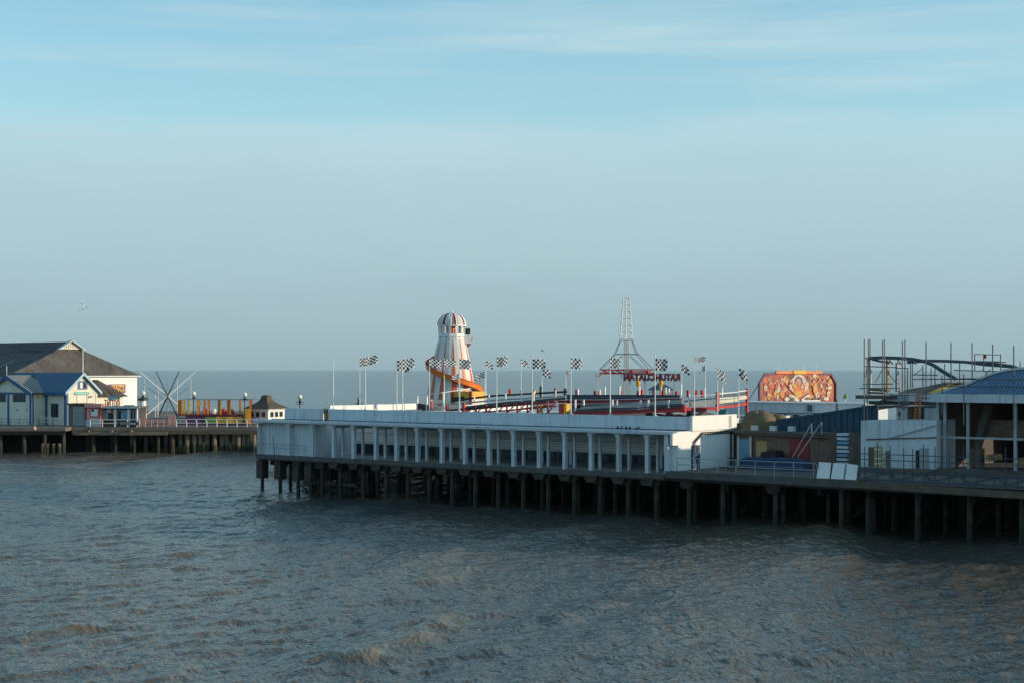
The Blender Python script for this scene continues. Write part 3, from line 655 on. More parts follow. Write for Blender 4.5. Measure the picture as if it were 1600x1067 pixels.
for (y0, y1, t_, h_, m_) in ((634,628,6.2,2.4,black),(641,634,6.0,3.0,dark_red)):
    beam('barrier', m_, [(726,y0+4,t_),(790,y0,t_+.8),(868,y1,t_+.9)], t_, h_)
beam('barrier', black, [(884,617.5,15),(960,617.5,15),(1062,618,15)], 15, 3.2); beam('barrier', dark_steel, [(884,621.5,13),(960,621,13),(1062,620.5,13)], 13, 2.6)
beam('barrier', dark_red, [(872,627,11),(960,625.5,11),(1064,623,11)], 11, 4.6); beam('handrail', white_clean, [(876,624,9),(960,623.8,9),(1064,621,9),(1112,615.5,9)], 9, .8, .06)
beam('barrier', grey_barrier, [(908,637,5.5),(960,634,5.5),(1066,627.5,5.5)], 5.5, 5.2); beam('barrier', grey_barrier, [(886,631,7.5),(960,630,7.5),(1066,624.5,7.5)], 7, 2.0)
beam('barrier', dark_steel, [(900,642,5.2),(960,639.5,5.2),(1068,632,5.2)], 5.2, 3.4); beam('track_beam', dark_red, [(900,645,4.9),(1000,641,4.9),(1070,637,4.9)], 5, 5.0, .25)
beam('track_deck', timber, [(884,634,9),(960,632,9),(1066,627,9)], 9, 1.0, 4.5)
beam('barrier', grey_barrier, [(1072,632,5),(1120,627.5,5)], 5, 7.0); beam('barrier', grey_barrier, [(1070,626,6.5),(1120,621.5,6.5)], 6, 2.4)
beam('barrier', cream_barrier, [(1122,627.5,4.6),(1152,624.5,4.6)], 5, 5.4); beam('barrier', cream_barrier, [(1122,622.2,4.6),(1152,620.3,4.6)], 5, 2.2); beam('barrier', dark_steel, [(1122,618.3,4.8),(1152,616,4.8)], 5, 4.0)
beam('barrier', dark_steel, [(1122,631.5,4.7),(1150,629,4.7)], 5, 2.0); beam('track_beam', red, [(1120,636,4.3),(1153,633,4.3)], 5, 4.0, .3); beam('track_beam', red, [(1070,638.5,4.6),(1120,637.5,4.4)], 5, 5.5, .25)
beam('handrail', white_clean, [(1077,618.5,5.2),(1120,615.5,5)], 5, 1.0, .07); beam('handrail', white_clean, [(1120,615,4.6),(1152,612,4.6)], 5, 1.5, .1)
for z_, h_, m_ in ((611.2,1.5,white_clean),(615.5,3.0,dark_steel),(621.5,6.0,cream_barrier),(632,4.0,red)):
    MB().bar(on_deck(1153, z_, 4.6), on_deck(1167, z_-1.5, 4.6), .1, h_*130/F).build('corner_barrier', m_, trk)
posts('red_post', red, [(1121,612,642),(1069,632,645)], 4.2, .13)
q = on_deck(1167,610,4.6); box('red_post', red, trk, q.x-.1, q.x+.1, q.y-.1, q.y+.1, UZ+.002, q.z+.2)
for x, y0, y1 in ((1077,615,628),(1064,600,622),(1101,603,620),(1128,606,618)): posts('white_post', white_clean, [(x,y0,y1)], 6.4, .06)
for x, y0, y1 in ((912,624,633),(957,624,634),(964,625,632),(1001,625,632),(1013,624,635),(1045,625,640),(899,624,646),(957,641,648),(1013,638,648)): posts('white_post', white_clean, [(x,y0,y1)], 5.2, .065)
for x in (901,930,937,970,997,1003,1036,1057,1046): posts('red_post', red if x % 2 else dark_red, [(x,609+random.uniform(-1,2),624)], 15.6, .11)
for x in (903,937,945,968,999,1040,1045): posts('white_post', white_clean, [(x,604+random.uniform(-2,4),626)], 15.2, .07)
for x in (1075,1097,1088): posts('red_post', red, [(x,609,620)], 8, .10)
# turquoise painted board and clutter under the landward corner
tb = tag(box('painted_board', turquoise, None, 0, 1.0, 0, .06, 0, .75), 'small turquoise painted board under the corner of the kart track', 'board')
tb.location = A.w(-1.5, 8.6, UZ+.02); tb.rotation_euler.z = A.a
for k in range(10):
    x = .25+.07*k; MB().bar((x, -.012, .15+.3*random.random()), (x+.1, -.012, .35+.3*random.random()), .01, .07, (0,1,0)).build('brush_mark', white_clean if k % 2 else blue_trim, tb)
for k in range(3):
    kart = fthing(A, 'go_kart', 'small dark go-kart parked under the raised track near the lit parapet', 'go-kart', -1.7-2.1*k, 5.6, UZ+.002, 'karts parked under the track', R(20*k))
    MB().prism([(-.8,.10),(.85,.08),(.9,.22),(.3,.38),(-.2,.30),(-.5,.62),(-.72,.62),(-.85,.3)], 'y', -.35, .35).build('body', black if k != 1 else dark_red, kart)
    for sx in (-.55,.55):
        for sy in (-.5,.4): MB().tube((sx,sy,.14),(sx,sy+.1,.14),.14,n=10).build('wheel', black, kart)
# grey-green tent roof showing between parapet and track
q0, q1, qp = A.atY(1046,651,3.4), A.atY(1112,650,3.4), A.atY(1078,640.5,6)
cv = fthing(A, 'canopy_tent', 'low brown-green ridge canopy just behind the sunlit parapet corner', 'canopy', (q0.x+q1.x)/2, 5.5, UZ)
hw = min((q1.x-q0.x)/2, -.35-(q0.x+q1.x)/2-0.0); zt = qp.z-UZ-.05
MB().add([(-hw,-2.2,.12),(hw,-2.2,.12),(hw,2.2,.12),(-hw,2.2,.12),(-.2,0,zt),(.2,0,zt)], [(0,1,5,4),(1,2,5),(2,3,4,5),(3,0,4),(0,3,2,1)]).build('roof', brown_tile, cv)
for sx in (-1, 1):
    for sy in (-1, 1): MB().tube((sx*(hw-.1), sy*2.1, .001), (sx*(hw-.1), sy*2.1, .13), .05, n=6).build('leg', steel, cv)

# ------------------------------------------------------------------ ride tower, its red frame and the reversed sign
TY = 196
rt = thing('ride_tower', 'tall pale lattice mast on splayed dark legs behind the kart track', 'ride tower', (*wpt(978.5, 0, TY)[:2], DZ), 0)
def tp_(px, py, dy=0): p = wpt(px, py, TY); return (p.x-rt.location.x, dy, p.z-DZ)
mast = MB()
for sx, sy in ((-1,-1),(1,-1),(1,1),(-1,1)):
    p = tp_(978.5+sx*9.5, 530, sy*.75); q = tp_(978.5+sx*4.8, 466, sy*.4); MB().tube(p, q, .055, .045, 6).build('mast_corner', white_clean, rt)
lv = 6
def ring(k): 
    f = k/lv; w = 9.5+(4.8-9.5)*f; y = 530+(466-530)*f; d = .75+(.4-.75)*f
    return [tp_(978.5-w, y, -d), tp_(978.5+w, y, -d), tp_(978.5+w, y, d), tp_(978.5-w, y, d)]
lace = MB()
for k in range(lv+1):
    r_ = ring(k)
    for i in range(4): lace.tube(r_[i], r_[(i+1)%4], .024, n=5)
    if k < lv:
        r2 = ring(k+1)
        for i in range(4): lace.tube(r_[(i+k)%4], r2[(i+1+k)%4], .016, n=5)
lace.build('lacing', white_clean, rt)
MB().tube(tp_(977.5, 470), tp_(977.5, 530), .09, n=8).build('centre_pole', white_clean, rt)
a, b = tp_(968.5,532.5), tp_(989,529.5); MB().box(a[0], b[0], -.85, .85, a[2], b[2]).build('mast_collar', white_clean, rt)
for sx in (-1, 1):
    for sy in (-1, 1):
        pts = [tp_(978.5+sx*9, 532, sy*.8), tp_(978.5+sx*17, 553, sy*1.5), tp_(978.5+sx*40, 578, sy*3.2)]
        MB().path(pts, .055).build('splayed_leg', steel, rt)
        MB().tube(tp_(978.5+sx*6, 556, sy*.6), tp_(978.5+sx*28, 577, sy*2), .03, n=6).build('brace', scaf, rt)
for sy in (-1, 1): MB().tube(tp_(961,553.5,sy*1.5), tp_(996,553.5,sy*1.5), .05, n=6).build('tie', dark_steel, rt)
for sx in (-3, 0, 3): MB().tube(tp_(978.5+sx, 532), tp_(978.5+sx*1.15, 622), .05, n=6).build('core_tube', scaf, rt)
for k in range(9): 
    y = 536+k*5; MB().tube(tp_(975.5, y), tp_(981.5, y+4), .03, n=5).build('core_rung', dark_steel, rt)
for x in (932, 937, 969, 1000):
    a = tp_(x, 584, -2.2 if x != 937 else 2.2); MB().box(a[0]-.11, a[0]+.11, a[1]-.11, a[1]+.11, 0, a[2]).build('support_post', white_clean, rt)
for sy in (-2.2, 2.2):
    a, b = tp_(940,577.5), tp_(1017,577.5); MB().bar((a[0],sy,a[2]), (b[0],sy,b[2]), .16, .16).build('frame_chord', red, rt)
    a, b = tp_(938,583), tp_(1020,583); MB().bar((a[0],sy,a[2]), (b[0],sy,b[2]), .2, .2).build('frame_chord', red, rt)
    for k in range(7): MB().bar(tp_(940+k*11,577.5,sy), tp_(951+k*11,583,sy), .1, .1).build('frame_diagonal', red, rt)
a, b = tp_(974,583), tp_(1014,576); MB().box(a[0], b[0], -2.5, -2.32, a[2], b[2]).build('frame_panel', pink, rt)
for x in (984.5, 1009): MB().sphere(tp_(x, 580.3, -2.56), .22, 10, 6).build('frame_boss', red, rt)
MB().path([tp_(937,585,-2.2), tp_(931,590,-2.2), tp_(930,584,-2.2)], .08).build('frame_bracket', red, rt)
SYW = 191
sgn = thing('reversed_sign', 'row of dark letters with red edges seen from behind above the kart track', 'sign', (*wpt(1018, 0, SYW)[:2], DZ), 0)
sc1 = SYW/F; tm = text_mesh('RATUHCUATAN', 14.5*sc1, .10, M('sign_letter_red', (.20,.035,.045), .5, .3), off=.03)
xs = [v.co.x for v in tm.vertices]; wd_ = max(xs)-min(xs); want = 88*sc1; tm.transform(Matrix.Diagonal((-want/wd_, 1, 1, 1))); tm.flip_normals()
lt = put('lettering', tm, sgn, (0, 0, wpt(0, 593.5, SYW).z-DZ))
tm2 = tm.copy(); tm2.materials.clear(); tm2.materials.append(dark_red); l2 = put('letter_face', tm2, sgn, (.10, .28, wpt(0, 594.5, SYW).z-DZ))
for y in (584.5, 591): z_ = wpt(0, y, SYW).z-DZ; MB().bar((-want/2, .14, z_), (want/2, .14, z_), .06, .08).build('letter_rail', dark_steel, sgn)
for dx in (-33, -10, 14, 36): MB().box(dx*sc1-.09, dx*sc1+.09, .2, .38, 0, wpt(0, 583.5, SYW).z-DZ).build('sign_post', white if dx != 14 else yellow, sgn)
for x in (997, 1033):
    p = wpt(x, 600, 200); po = thing('striped_post', 'white ride post with a yellow band in front of the reversed sign', 'post', (p.x, p.y, DZ), 0, 'yellow-banded posts by the sign')
    MB().tube((0,0,0), (0,0,wpt(0,585,200).z-DZ), .12, n=8).build('shaft', white_clean, po); MB().lathe([(.2,wpt(0,603,200).z-DZ),(.3,wpt(0,598,200).z-DZ),(.2,wpt(0,593,200).z-DZ)], 8).build('band', yellow, po)
p = wpt(1033, 615, 206); kr = thing('carousel_kiosk', 'small round kiosk with a grey pointed roof behind the kart track', 'kiosk', (p.x, p.y, DZ), 0)
zk = lambda y: wpt(0, y, 206).z-DZ
MB().lathe([(1.9,zk(609)),(1.2,zk(604)),(.5,zk(600)),(.3,zk(596)),(.05,zk(594))], 12).build('roof', dark_steel, kr); MB().lathe([(1.35,0),(1.35,zk(622))], 12).build('counter', dark_red, kr)
for k in range(8): a = k*math.pi/4; MB().tube((1.5*math.cos(a),1.5*math.sin(a),0), (1.5*math.cos(a),1.5*math.sin(a),zk(608)), .08, n=6).build('pillar', red if k % 2 else white_clean, kr)

# ------------------------------------------------------------------ painted ride backdrop
MY = 205; ms = MY/F
mc = wpt(1247, 628, MY)
mu = thing('ride_backdrop', 'big fairground ride backdrop painted with flame-coloured figures under an orange and yellow header', 'ride backdrop', (mc.x, mc.y, DZ), R(30))
def mz(y): return wpt(0, y, MY).z-DZ
def mx(x): return (x-1247)*ms/.766
outl = [(1188,628),(1188,598),(1196,584),(1212,583),(1213,581),(1281,581),(1282,583),(1296,584),(1306,597),(1306,628)]
MB().prism([(mx(x), mz(y)) for x, y in outl], 'y', 0, .25).build('board', M('mural_ground', (.42,.07,.03), .5, .5, 1.4), mu)
fr = [(1188,628),(1188,598),(1196,584),(1212,583)]
for pts in (fr, [(2494-x, y) for x, y in fr]):
    for a, b in zip(pts, pts[1:]): MB().bar((mx(a[0]),-.06,mz(a[1])), (mx(b[0]),-.06,mz(b[1])), .2, .26).build('frame_edge', purple, mu)
box('header', orange, mu, mx(1212), mx(1283), -.22, .1, mz(583.6), mz(579)); box('name_plate', yellow, mu, mx(1238), mx(1257), -.30, -.222, mz(584), mz(578.2))
pm = [M('mural_'+n_, c, .45, .45, 3.0) for n_, c in (('orange',(.80,.17,.01)),('yellow',(.84,.42,.03)),('red',(.48,.03,.02)),('white',(.78,.66,.52)),('violet',(.14,.04,.14)),('flesh',(.70,.33,.17)),('dark',(.05,.03,.05)),('blue',(.12,.28,.45)))]
paint = MB(); lay = [0]
def blob(cx, cy, rx, ry, m_, rot=0, n_=9, jit=.18):
    lay[0] += 1; d = -.003-.0005*lay[0]; vs = []
    for i in range(n_):
        a = 2*math.pi*i/n_; k = 1+random.uniform(-jit, jit); x, y = rx*k*math.cos(a), ry*k*math.sin(a)
        vs.append((mx(cx+x*math.cos(rot)-y*math.sin(rot)), d, mz(cy+x*math.sin(rot)+y*math.cos(rot))))
    paint.mi = m_; paint.add(vs, [tuple(range(n_))])
def inside(x, y): return 1190 < x < 1304 and y < 626 and y > 585+max(0, (1200-x)*1.5, (x-1294)*1.4)
def figure(cx, cy, s, ca_, cb_):
    blob(cx, cy+s*1.0, s*.55, s*1.1, ca_); blob(cx-s*.5, cy+s*.6, s*.18, s*.7, 5, .5); blob(cx+s*.5, cy+s*.4, s*.18, s*.7, 5, -.6)
    blob(cx, cy-s*.25, s*.42, s*.45, 6 if random.random() < .6 else cb_); blob(cx, cy-s*.15, s*.28, s*.36, 5)
    blob(cx+s*.1, cy+s*1.2, s*.2, s*.6, cb_)
for k in range(130):
    x, y = random.uniform(1192, 1303), random.uniform(586, 624)
    if inside(x, y): blob(x, y, random.uniform(1, 3.2), random.uniform(2, 5), random.choice((0,0,0,1,2,2,2,2,3,5,4,6)), random.uniform(-.6,.6))
for cx, cy, s in ((1197,601,4),(1205,596,4.5),(1214,594,4.5),(1222,593,4.5),(1229,592,4.3),(1202,614,4.5),(1213,609,5),(1222,611,5),(1271,596,5.5),(1280,593,4),(1287,594,4.4),(1294,596,4),(1276,611,5),(1285,610,5),(1294,611,4.5)):
    figure(cx, cy, s, random.choice((0,0,1,2,2,3)), random.choice((1,2,3,4)))
blob(1247,600,14,16,3); blob(1247,600,12.5,14.5,2); blob(1247,597,9.5,12,3); blob(1247,596,7,9,4,jit=.05); blob(1247,597,3.6,6,5,jit=.03); blob(1247,612,9,8,0); blob(1247,615,5,6,1); blob(1273,607,4,9,0,jit=.08); blob(1273,607,2.4,7,1)
for k in range(14): blob(1232+k*2.2, 605-random.random()*8, .9, 4, random.choice((0,2,1)), (k-7)*.09)
for sx in (-1, 1): blob(1247+sx*1.4, 596, .8, .45, 6, jit=.05)
blob(1247,600.5,1.2,.45,2,jit=.05); blob(1240,621,9,3.5,3,.5); blob(1257,622,10,2.6,3,-.6)
for x in (1237,1229,1260,1272,1282,1290): blob(x, 623, 4, 3.2, random.choice((6,4,6,3)))
paint.build('painting', pm, mu)
for sx in (-1, 1): MB().tube((mx(1247+sx*58), .3, mz(600)), (mx(1247+sx*66), 1.2, mz(624)), .05, n=6).build('stay', dark_steel, mu)
for x in (1193, 1215, 1247, 1279, 1301): box('prop', dark_steel, mu, mx(x)-.1, mx(x)+.1, .26, .45, 0, mz(600))
for x in (1218,1236,1256,1276): MB().tube((mx(x), .12, mz(580)), (mx(x), .12, mz(568)), .022, n=5).build('aerial', steel, mu)
MB().box(mx(1186), mx(1232), -2.6, -2.45, mz(634), mz(628.5)).build('safety_barrier', purple, mu); MB().box(mx(1186), mx(1232), -2.62, -2.43, mz(628.5)+.002, mz(627)).build('barrier_rail', timber_lit, mu)
for k in range(5): box('barrier_post', purple, mu, mx(1190+k*10)-.06, mx(1190+k*10)+.06, -2.43, -2.3, 0, mz(629))
MB().box(mx(1232), mx(1260), -2.7, -2.5, mz(632), mz(624)).build('pay_box_sign', white_clean, mu)
for k in range(9): MB().box(mx(1239+k*2.1), mx(1240.2+k*2.1), -2.72, -2.702, mz(630), mz(626)).build('sign_stroke', brick_mat, mu)
box('pay_box', white, mu, mx(1234), mx(1258), -2.6, -1.4, 0, mz(632.2))
p = wpt(1321, 626, 190); ct = thing('folded_parasol', 'small pointed bright green folded parasol beside the ride backdrop', 'parasol', (p.x, p.y, DZ), 0)
zc = lambda y: wpt(0, y, 190).z-DZ
MB().tube((0,0,0), (0,0,zc(622)), .04, n=6).build('pole', steel, ct); MB().lathe([(.28,zc(622)),(.24,zc(619)),(.12,zc(616)),(.02,zc(613.5))], 9).build('canopy', grass_green, ct)
# pale service block in front of the backdrop
sb = fthing(A, 'service_block', 'low pale flat-roofed block with a small wall lamp below the painted ride backdrop', 'building')
SX = 30
a0 = A.atY(1128, 640, SX); a1 = A.atY(1352, 640, SX)
box('wall', white, sb, a0.x, a1.x, SX, SX+5, DZ+.002, A.atY(1250,630,SX).z)
box('roof_edge', white, sb, a0.x-.1, a1.x+.1, SX-.12, SX+5.1, A.atY(1250,630,SX).z+.002, A.atY(1250,628.5,SX).z)
q = A.atY(1266,637,SX); MB().box(q.x-.2,q.x+.2,SX-.25,SX-.001,q.z-.3,q.z+.3).build('wall_lamp', dark_steel, sb)
q = A.atY(1308,640,SX); MB().tube((q.x,SX-.06,DZ),(q.x,SX-.06,q.z+1.0),.06,n=6).build('downpipe', dark_steel, sb)
lw = fthing(A, 'lower_annex', 'pale lower annex with dark square vents in front of the service block', 'building')
b0, b1 = A.atY(1195,650,24), A.atY(1300,650,24); zt = A.atY(1240,646,24).z
box('wall', white, lw, b0.x, b1.x, 24, 27, DZ+.002, zt)
for x in (1226, 1266, 1244):
    q = A.atY(x, 648, 24); box('vent', dark_steel, lw, q.x-.3, q.x+.3, 23.93, 23.999, q.z-.3, min(q.z+.35, zt-.05))
MB().tube(A.atY(1200,644.8,23.8), A.atY(1292,645.5,23.8), .05, n=6).build('pipe', dark_steel, lw)

# ------------------------------------------------------------------ yard between gallery and the scaffolded building
# brown artificial rock
def rock(name, label, cx, cy, rx, ry, rz, seed):
    rr_ = random.Random(seed); n_, m_ = 22, 9; vs, fs = [], []
    for j in range(m_+1):
        th = j/m_*math.pi/2
        for i in range(n_):
            a = 2*math.pi*i/n_; k = 1+.10*math.sin(3*a+seed)+.06*math.sin(7*a+j)+rr_.uniform(-.03,.03)
            vs.append((rx*k*math.cos(th)**.6*math.cos(a), ry*k*math.cos(th)**.6*math.sin(a), rz*math.sin(th)*(1+rr_.uniform(-.02,.02))))
    for j in range(m_):
        for i in range(n_): fs.append((j*n_+i, j*n_+(i+1)%n_, (j+1)*n_+(i+1)%n_, (j+1)*n_+i))
    mb = MB().add(vs, fs); o = tag(mb.build(name, rock_mat, None, True), label, 'rockwork'); o.location = A.w(cx, cy, DZ); o.rotation_euler.z = A.a; return o
q = A.atY(1186, 641, 12.2); rock('artificial_rock', 'big rounded brown artificial rock mound beside the gallery end wall', q.x, 12.2, 2.0, 2.0, q.z-DZ, 2)
q2 = A.atY(1163, 651, 11.8); rock('artificial_rock', 'lower brown rock shoulder between the end wall and the big mound', q2.x, 11.8, 2.2, 1.8, q2.z-DZ, 5)
q3 = A.atY(1212, 646, 15.5); rock('artificial_rock', 'small brown rock tail running behind the big mound', q3.x, 15.5, 1.8, 1.5, q3.z-DZ, 9)
# dark blue clad shed with a rising roof
sh = fthing(A, 'clad_shed', 'long dark blue clad shed with a rising roofline behind the cluttered yard', 'shed')
t_ = 11.5; e0, e1 = A.atY(1213,658,t_), A.atY(1372,634,t_); mid = A.atY(1290,645,t_)
nrib = 34
for k in range(nrib):
    xa = e0.x+(e1.x-e0.x)*k/nrib; xb = e0.x+(e1.x-e0.x)*(k+1)/nrib; f = lambda x: e0.z+(e1.z-e0.z)*(x-e0.x)/(e1.x-e0.x)
    d = .05 if k % 2 else 0
    MB().prism([(xa,DZ+2.6),(xb-.004,DZ+2.6),(xb-.004,f(xb)),(xa,f(xa))], 'y', t_-d, t_+.08).build('cladding_sheet', teal_roof, sh)
MB().prism([(e0.x,e0.z),(e1.x,e1.z),(e1.x,e1.z+.16),(e0.x,e0.z+.16)], 'y', t_-.12, t_+7).build('roof', teal_roof, sh)
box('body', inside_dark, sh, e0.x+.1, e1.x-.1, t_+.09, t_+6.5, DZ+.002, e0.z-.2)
# yard back wall
YT = 9.0
yw = fthing(A, 'yard_wall', 'weathered yard wall with pale coping, blue door and a red panel', 'wall')
y0_, y1_ = A.atY(1150,690,YT).x, A.atY(1300,690,YT).x
ztop = A.atY(1220,673,YT).z
box('wall_core', brick_mat, yw, y0_, y1_, YT, YT+.3, DZ+.302, ztop-.25)
bh, bl = .24, .72; zz = DZ+.31; row = 0
bme = MB().box(-.345,.345,-.03,.0,.01,.225).mesh('block', brick_mat)
while zz+bh < ztop-.3:
    x = y0_+.4+(row % 2)*.36
    while x < y1_-.4:
        pxx = A.pix(x, YT, zz)[0]
        if not (1157 < pxx < 1181 or 1233 < pxx < 1268): put('block', bme, yw, (x, YT-.001, zz))
        x += bl
    zz += bh; row += 1
box('coping', concrete, yw, y0_-.1, y1_+.1, YT-.22, YT+.4, ztop-.249, ztop)
for p in (1178, 1207, 1236): q = A.atY(p, 675, YT-.1); box('coping_block', white, yw, q.x-.28, q.x+.28, YT-.15, YT+.2, ztop+.002, ztop+.42)
dm = sky_blue
a, b = A.atY(1156,700,YT).x, A.atY(1172,700,YT).x; dd = box('door', dm, yw, a, b, YT-.09, YT-.033, DZ+.31, ztop-.75); box('door_jamb', cream, yw, b+.01, b+.2, YT-.12, YT-.033, DZ+.31, ztop-.5); box('door_jamb', cream, yw, a-.2, a-.01, YT-.12, YT-.033, DZ+.31, ztop-.5); box('door_handle', steel, dd, b-.25, b-.15, YT-.16, YT-.091, 5.2, 5.3)
a, b = A.atY(1235,700,YT).x, A.atY(1265,700,YT).x; box('red_panel', dark_red, yw, a, b, YT-.10, YT-.033, DZ+.31, ztop-.5)
a, b = A.atY(1182,700,YT).x, A.atY(1199,700,YT).x; box('boarded_opening', ply, yw, a, b, YT-.08, YT-.033, DZ+.5, ztop-.9)
MB().tube((y0_, YT-.3, ztop-.45), (y1_, YT-.3, ztop-.5), .05, n=6).build('pipe', black, yw)
MB().tube((A.atY(1179,690,YT).x, YT-.3, ztop-.45), (A.atY(1179,690,YT).x, YT-.3, DZ+.3), .05, n=6).build('downpipe', black, yw)
# stair handrails rising over the wall
hr_ = fthing(A, 'stair_handrails', 'pair of pale sloping stair handrails rising over the yard wall', 'handrail')
for (xa, ya, xb, yb) in ((1238,715,1268,661),(1247,713,1284,659)):
    MB().tube(A.atY(xa,ya,YT-1.2), A.atY(xb,yb,YT-.9), .045, n=6).build('rail', steel, hr_)
    p = A.atY(xb, yb, YT-.9); MB().tube(p, (p.x, p.y, ztop-.1), .04, n=6).build('post', steel, hr_)
    p = A.atY(xa, ya, YT-1.2); MB().tube(p, (p.x, p.y, DZ+.31), .04, n=6).build('post', steel, hr_)
# dark tarpaulined stores and pallets in the yard
for (pa, pb, yt, tt, m_, nm, lab) in ((1162,1262,715,6.6,navy,'covered_store','long low store under dark blue sheeting in the yard'),(1194,1219,704,7.6,black,'covered_machine','black sheeted machine on the low store in the yard')):
    a, b = A.atY(pa,720,tt), A.atY(pb,720,tt); zt = A.atY((pa+pb)/2,yt,tt).z; n_ = 9; o = fthing(A, nm, lab, 'store', (a.x+b.x)/2, tt, DZ+.3)
    vs = []; w_ = (b.x-a.x)/2; h_ = zt-DZ-.3
    prof = [(-w_,0)]+[(-w_+2*w_*k/n_, h_*(1+random.uniform(-.07,.05))-(.25*h_ if k in (0,n_) else 0)) for k in range(n_+1)]+[(w_,0)]
    MB().prism(prof, 'y', -.7, .75).build('sheeting', m_, o); MB().tube((-w_-.02,-.72,.3*h_), (w_+.02,-.72,.3*h_), .025, n=5).build('rope', steel, o)
st = fthing(A, 'sheet_stack', 'stack of pale corrugated sheets on edge beside the scaffolded building', 'stack')
a, b = A.atY(1311,690,5.5).x, A.atY(1328,690,5.5).x
for k in range(9):
    z_ = DZ+.8+k*.33; MB().bar((a, 5.5+random.uniform(-.05,.05), z_), (b+random.uniform(-.05,.12), 5.5, z_+random.uniform(-.03,.03)), .9, .2).build('sheet', white if k % 3 else sky_blue, st)
for x in (a-.12, b+.3): box('stack_post', timber, st, x-.08, x+.08, 5.0, 5.16, DZ+.302, DZ+3.9)
box('stack_base', timber, st, a, b, 5.1, 5.9, DZ+.302, DZ+.66)
for (pa, pb, m_, tt) in ((1295,1309,timber,6.2),(1330,1345,timber,4.8)):
    a, b = A.atY(pa,690,tt).x, A.atY(pb,690,tt).x; o = fthing(A, 'timber_hoarding', 'dark timber hoarding left of the sheet stack' if pa < 1300 else 'dark timber hoarding between the sheet stack and the white block', 'hoarding', a, tt, DZ+.302)
    n_ = max(3, int((b-a)/.22)); w_ = (b-a)/n_
    for k in range(n_): box('plank', m_, o, k*w_, (k+1)*w_-.015, 0, .05, 0, A.atY(pa,675+random.uniform(-1,2),tt).z-DZ-.3)
    box('ledger', m_, o, 0, b-a, .051, .12, 1.0, 1.12)

# walkway slab with its tubular railing and three leaning boards
wk = poly_slab('walkway', [(-.9,-.35),(16.4,-.35),(16.4,9.3),(-.24,9.3),(-.24,.3),(-.9,.3)], 4.006, 4.24, concrete, A)
fx = fthing(A, 'walkway_edge_beam', 'thick stained concrete edge beam along the walkway by the gallery', 'beam')
MB().prism([(-.95,3.70),(-.95,4.243),(16.4,4.243),(16.4,3.62)], 'y', -.55, -.352).build('beam', concrete, fx)
rl = fthing(A, 'tubular_railing', 'pale tubular two-rail guard railing with a rounded end along the walkway', 'railing')
ra, rb = A.atY(1058,718,-.3).x, A.atY(1272,730,-.3).x
for z_ in (4.24+.58, 4.24+1.12): MB().tube((ra,-.3,z_), (rb,-.3,z_), .035, n=8).build('rail', steel, rl)
arc = [(rb+.27*math.sin(k*math.pi/8), -.3, 4.24+.85+.27*math.cos(k*math.pi/8)) for k in range(9)]; MB().path(arc, .035, 8).build('rail_return', steel, rl)
for p in (1058,1092,1121,1150,1180,1210,1240,1271): x = A.atY(p,735,-.3).x; MB().tube((x,-.3,4.241), (x,-.3,5.36), .033, n=8).build('post', steel, rl)
for i, (pa, pb) in enumerate(((1277,1297),(1299.5,1319),(1321,1339))):
    a, b = A.atY(pa,740,-.3).x, A.atY(pb,740,-.3).x
    o = fthing(A, 'leaning_board', 'pale blue-white sheet board leaning against the walkway edge, in a row of three', 'board', (a+b)/2, -.15, 4.241, 'boards leaning on the walkway edge')
    w_ = (b-a)/2; MB().slab([(-w_,-.25,0),(w_,-.25,0),(w_*.96,.1,1.2-.05*i),(-w_*.95,.1,1.22-.02*i)], .03).build('sheet', white_clean, o); MB().tube((0,.15,.0),(0,.10,1.1),.03,n=6).build('strut', timber, o)
gt = fthing(A, 'yard_gate', 'dark low mesh gate at the foot of the gallery end wall', 'gate')
a, b = A.atY(1137,715,2.5).x, A.atY(1150,715,2.5).x
for k in range(8): x = a+(b-a)*k/7; MB().tube((x,2.5,4.241),(x,2.5,5.4),.02,n=5).build('bar', black, gt)
for z_ in (4.4, 5.38): MB().tube((a,2.5,z_),(b,2.5,z_),.03,n=6).build('rail', black, gt)

# ------------------------------------------------------------------ building under scaffold on the right
LZ = 5.2
ledge = fthing(A, 'work_platform', 'long plank work platform on a steel truss along the front of the scaffolded building', 'platform')
lx0, lx1 = A.atY(1343,730,-.2).x, 47
npk = 16
for k in range(npk):
    a = lx0+(lx1-lx0)*k/npk
    box('plank', timber if k % 4 else concrete, ledge, a, lx0+(lx1-lx0)*(k+1)/npk-.02, -.5, .35+.02*(k % 2), LZ-.12, LZ+.02*(k % 3))
box('kerb', concrete, ledge, A.atY(1465,730,.6).x, lx1, .5, .8, LZ-.1, LZ+.16)
def zb(x, z, s): return z-s*(x-lx0)
ch = [(lx0, -.45), (lx1, -.45)]
MB().bar((lx0,-.45,LZ-.2), (lx1,-.45,LZ-.2), .1, .12).build('truss_chord', dark_steel, ledge); MB().bar((lx0,-.45,4.36), (lx1,-.45,4.26), .1, .12).build('truss_chord', dark_steel, ledge)
k = 0; x = lx0+.3
while x < lx1-3:
    MB().bar((x,-.45,4.4), (x+2.1,-.45,LZ-.22), .07, .08).build('truss_web', dark_steel, ledge); MB().bar((x+2.1,-.45,LZ-.22), (x+2.75,-.45,4.4), .07, .1).build('truss_web', dark_steel, ledge)
    x += 2.75
box('backing_wall', pale_concrete, ledge, lx0+.1, lx1, -.25, -.1, 4.1, LZ-.122)
eb = fthing(A, 'timber_edge_beam', 'heavy brown timber beam under the work platform', 'beam')
MB().prism([(lx0-.3,3.68),(lx0-.3,4.15),(lx1,3.75),(lx1,3.22)], 'y', -.7, -.3).build('beam', timber, eb)
gr_ = fthing(A, 'platform_guard', 'dark scaffold-tube guard rail with uneven uprights on the work platform', 'railing')
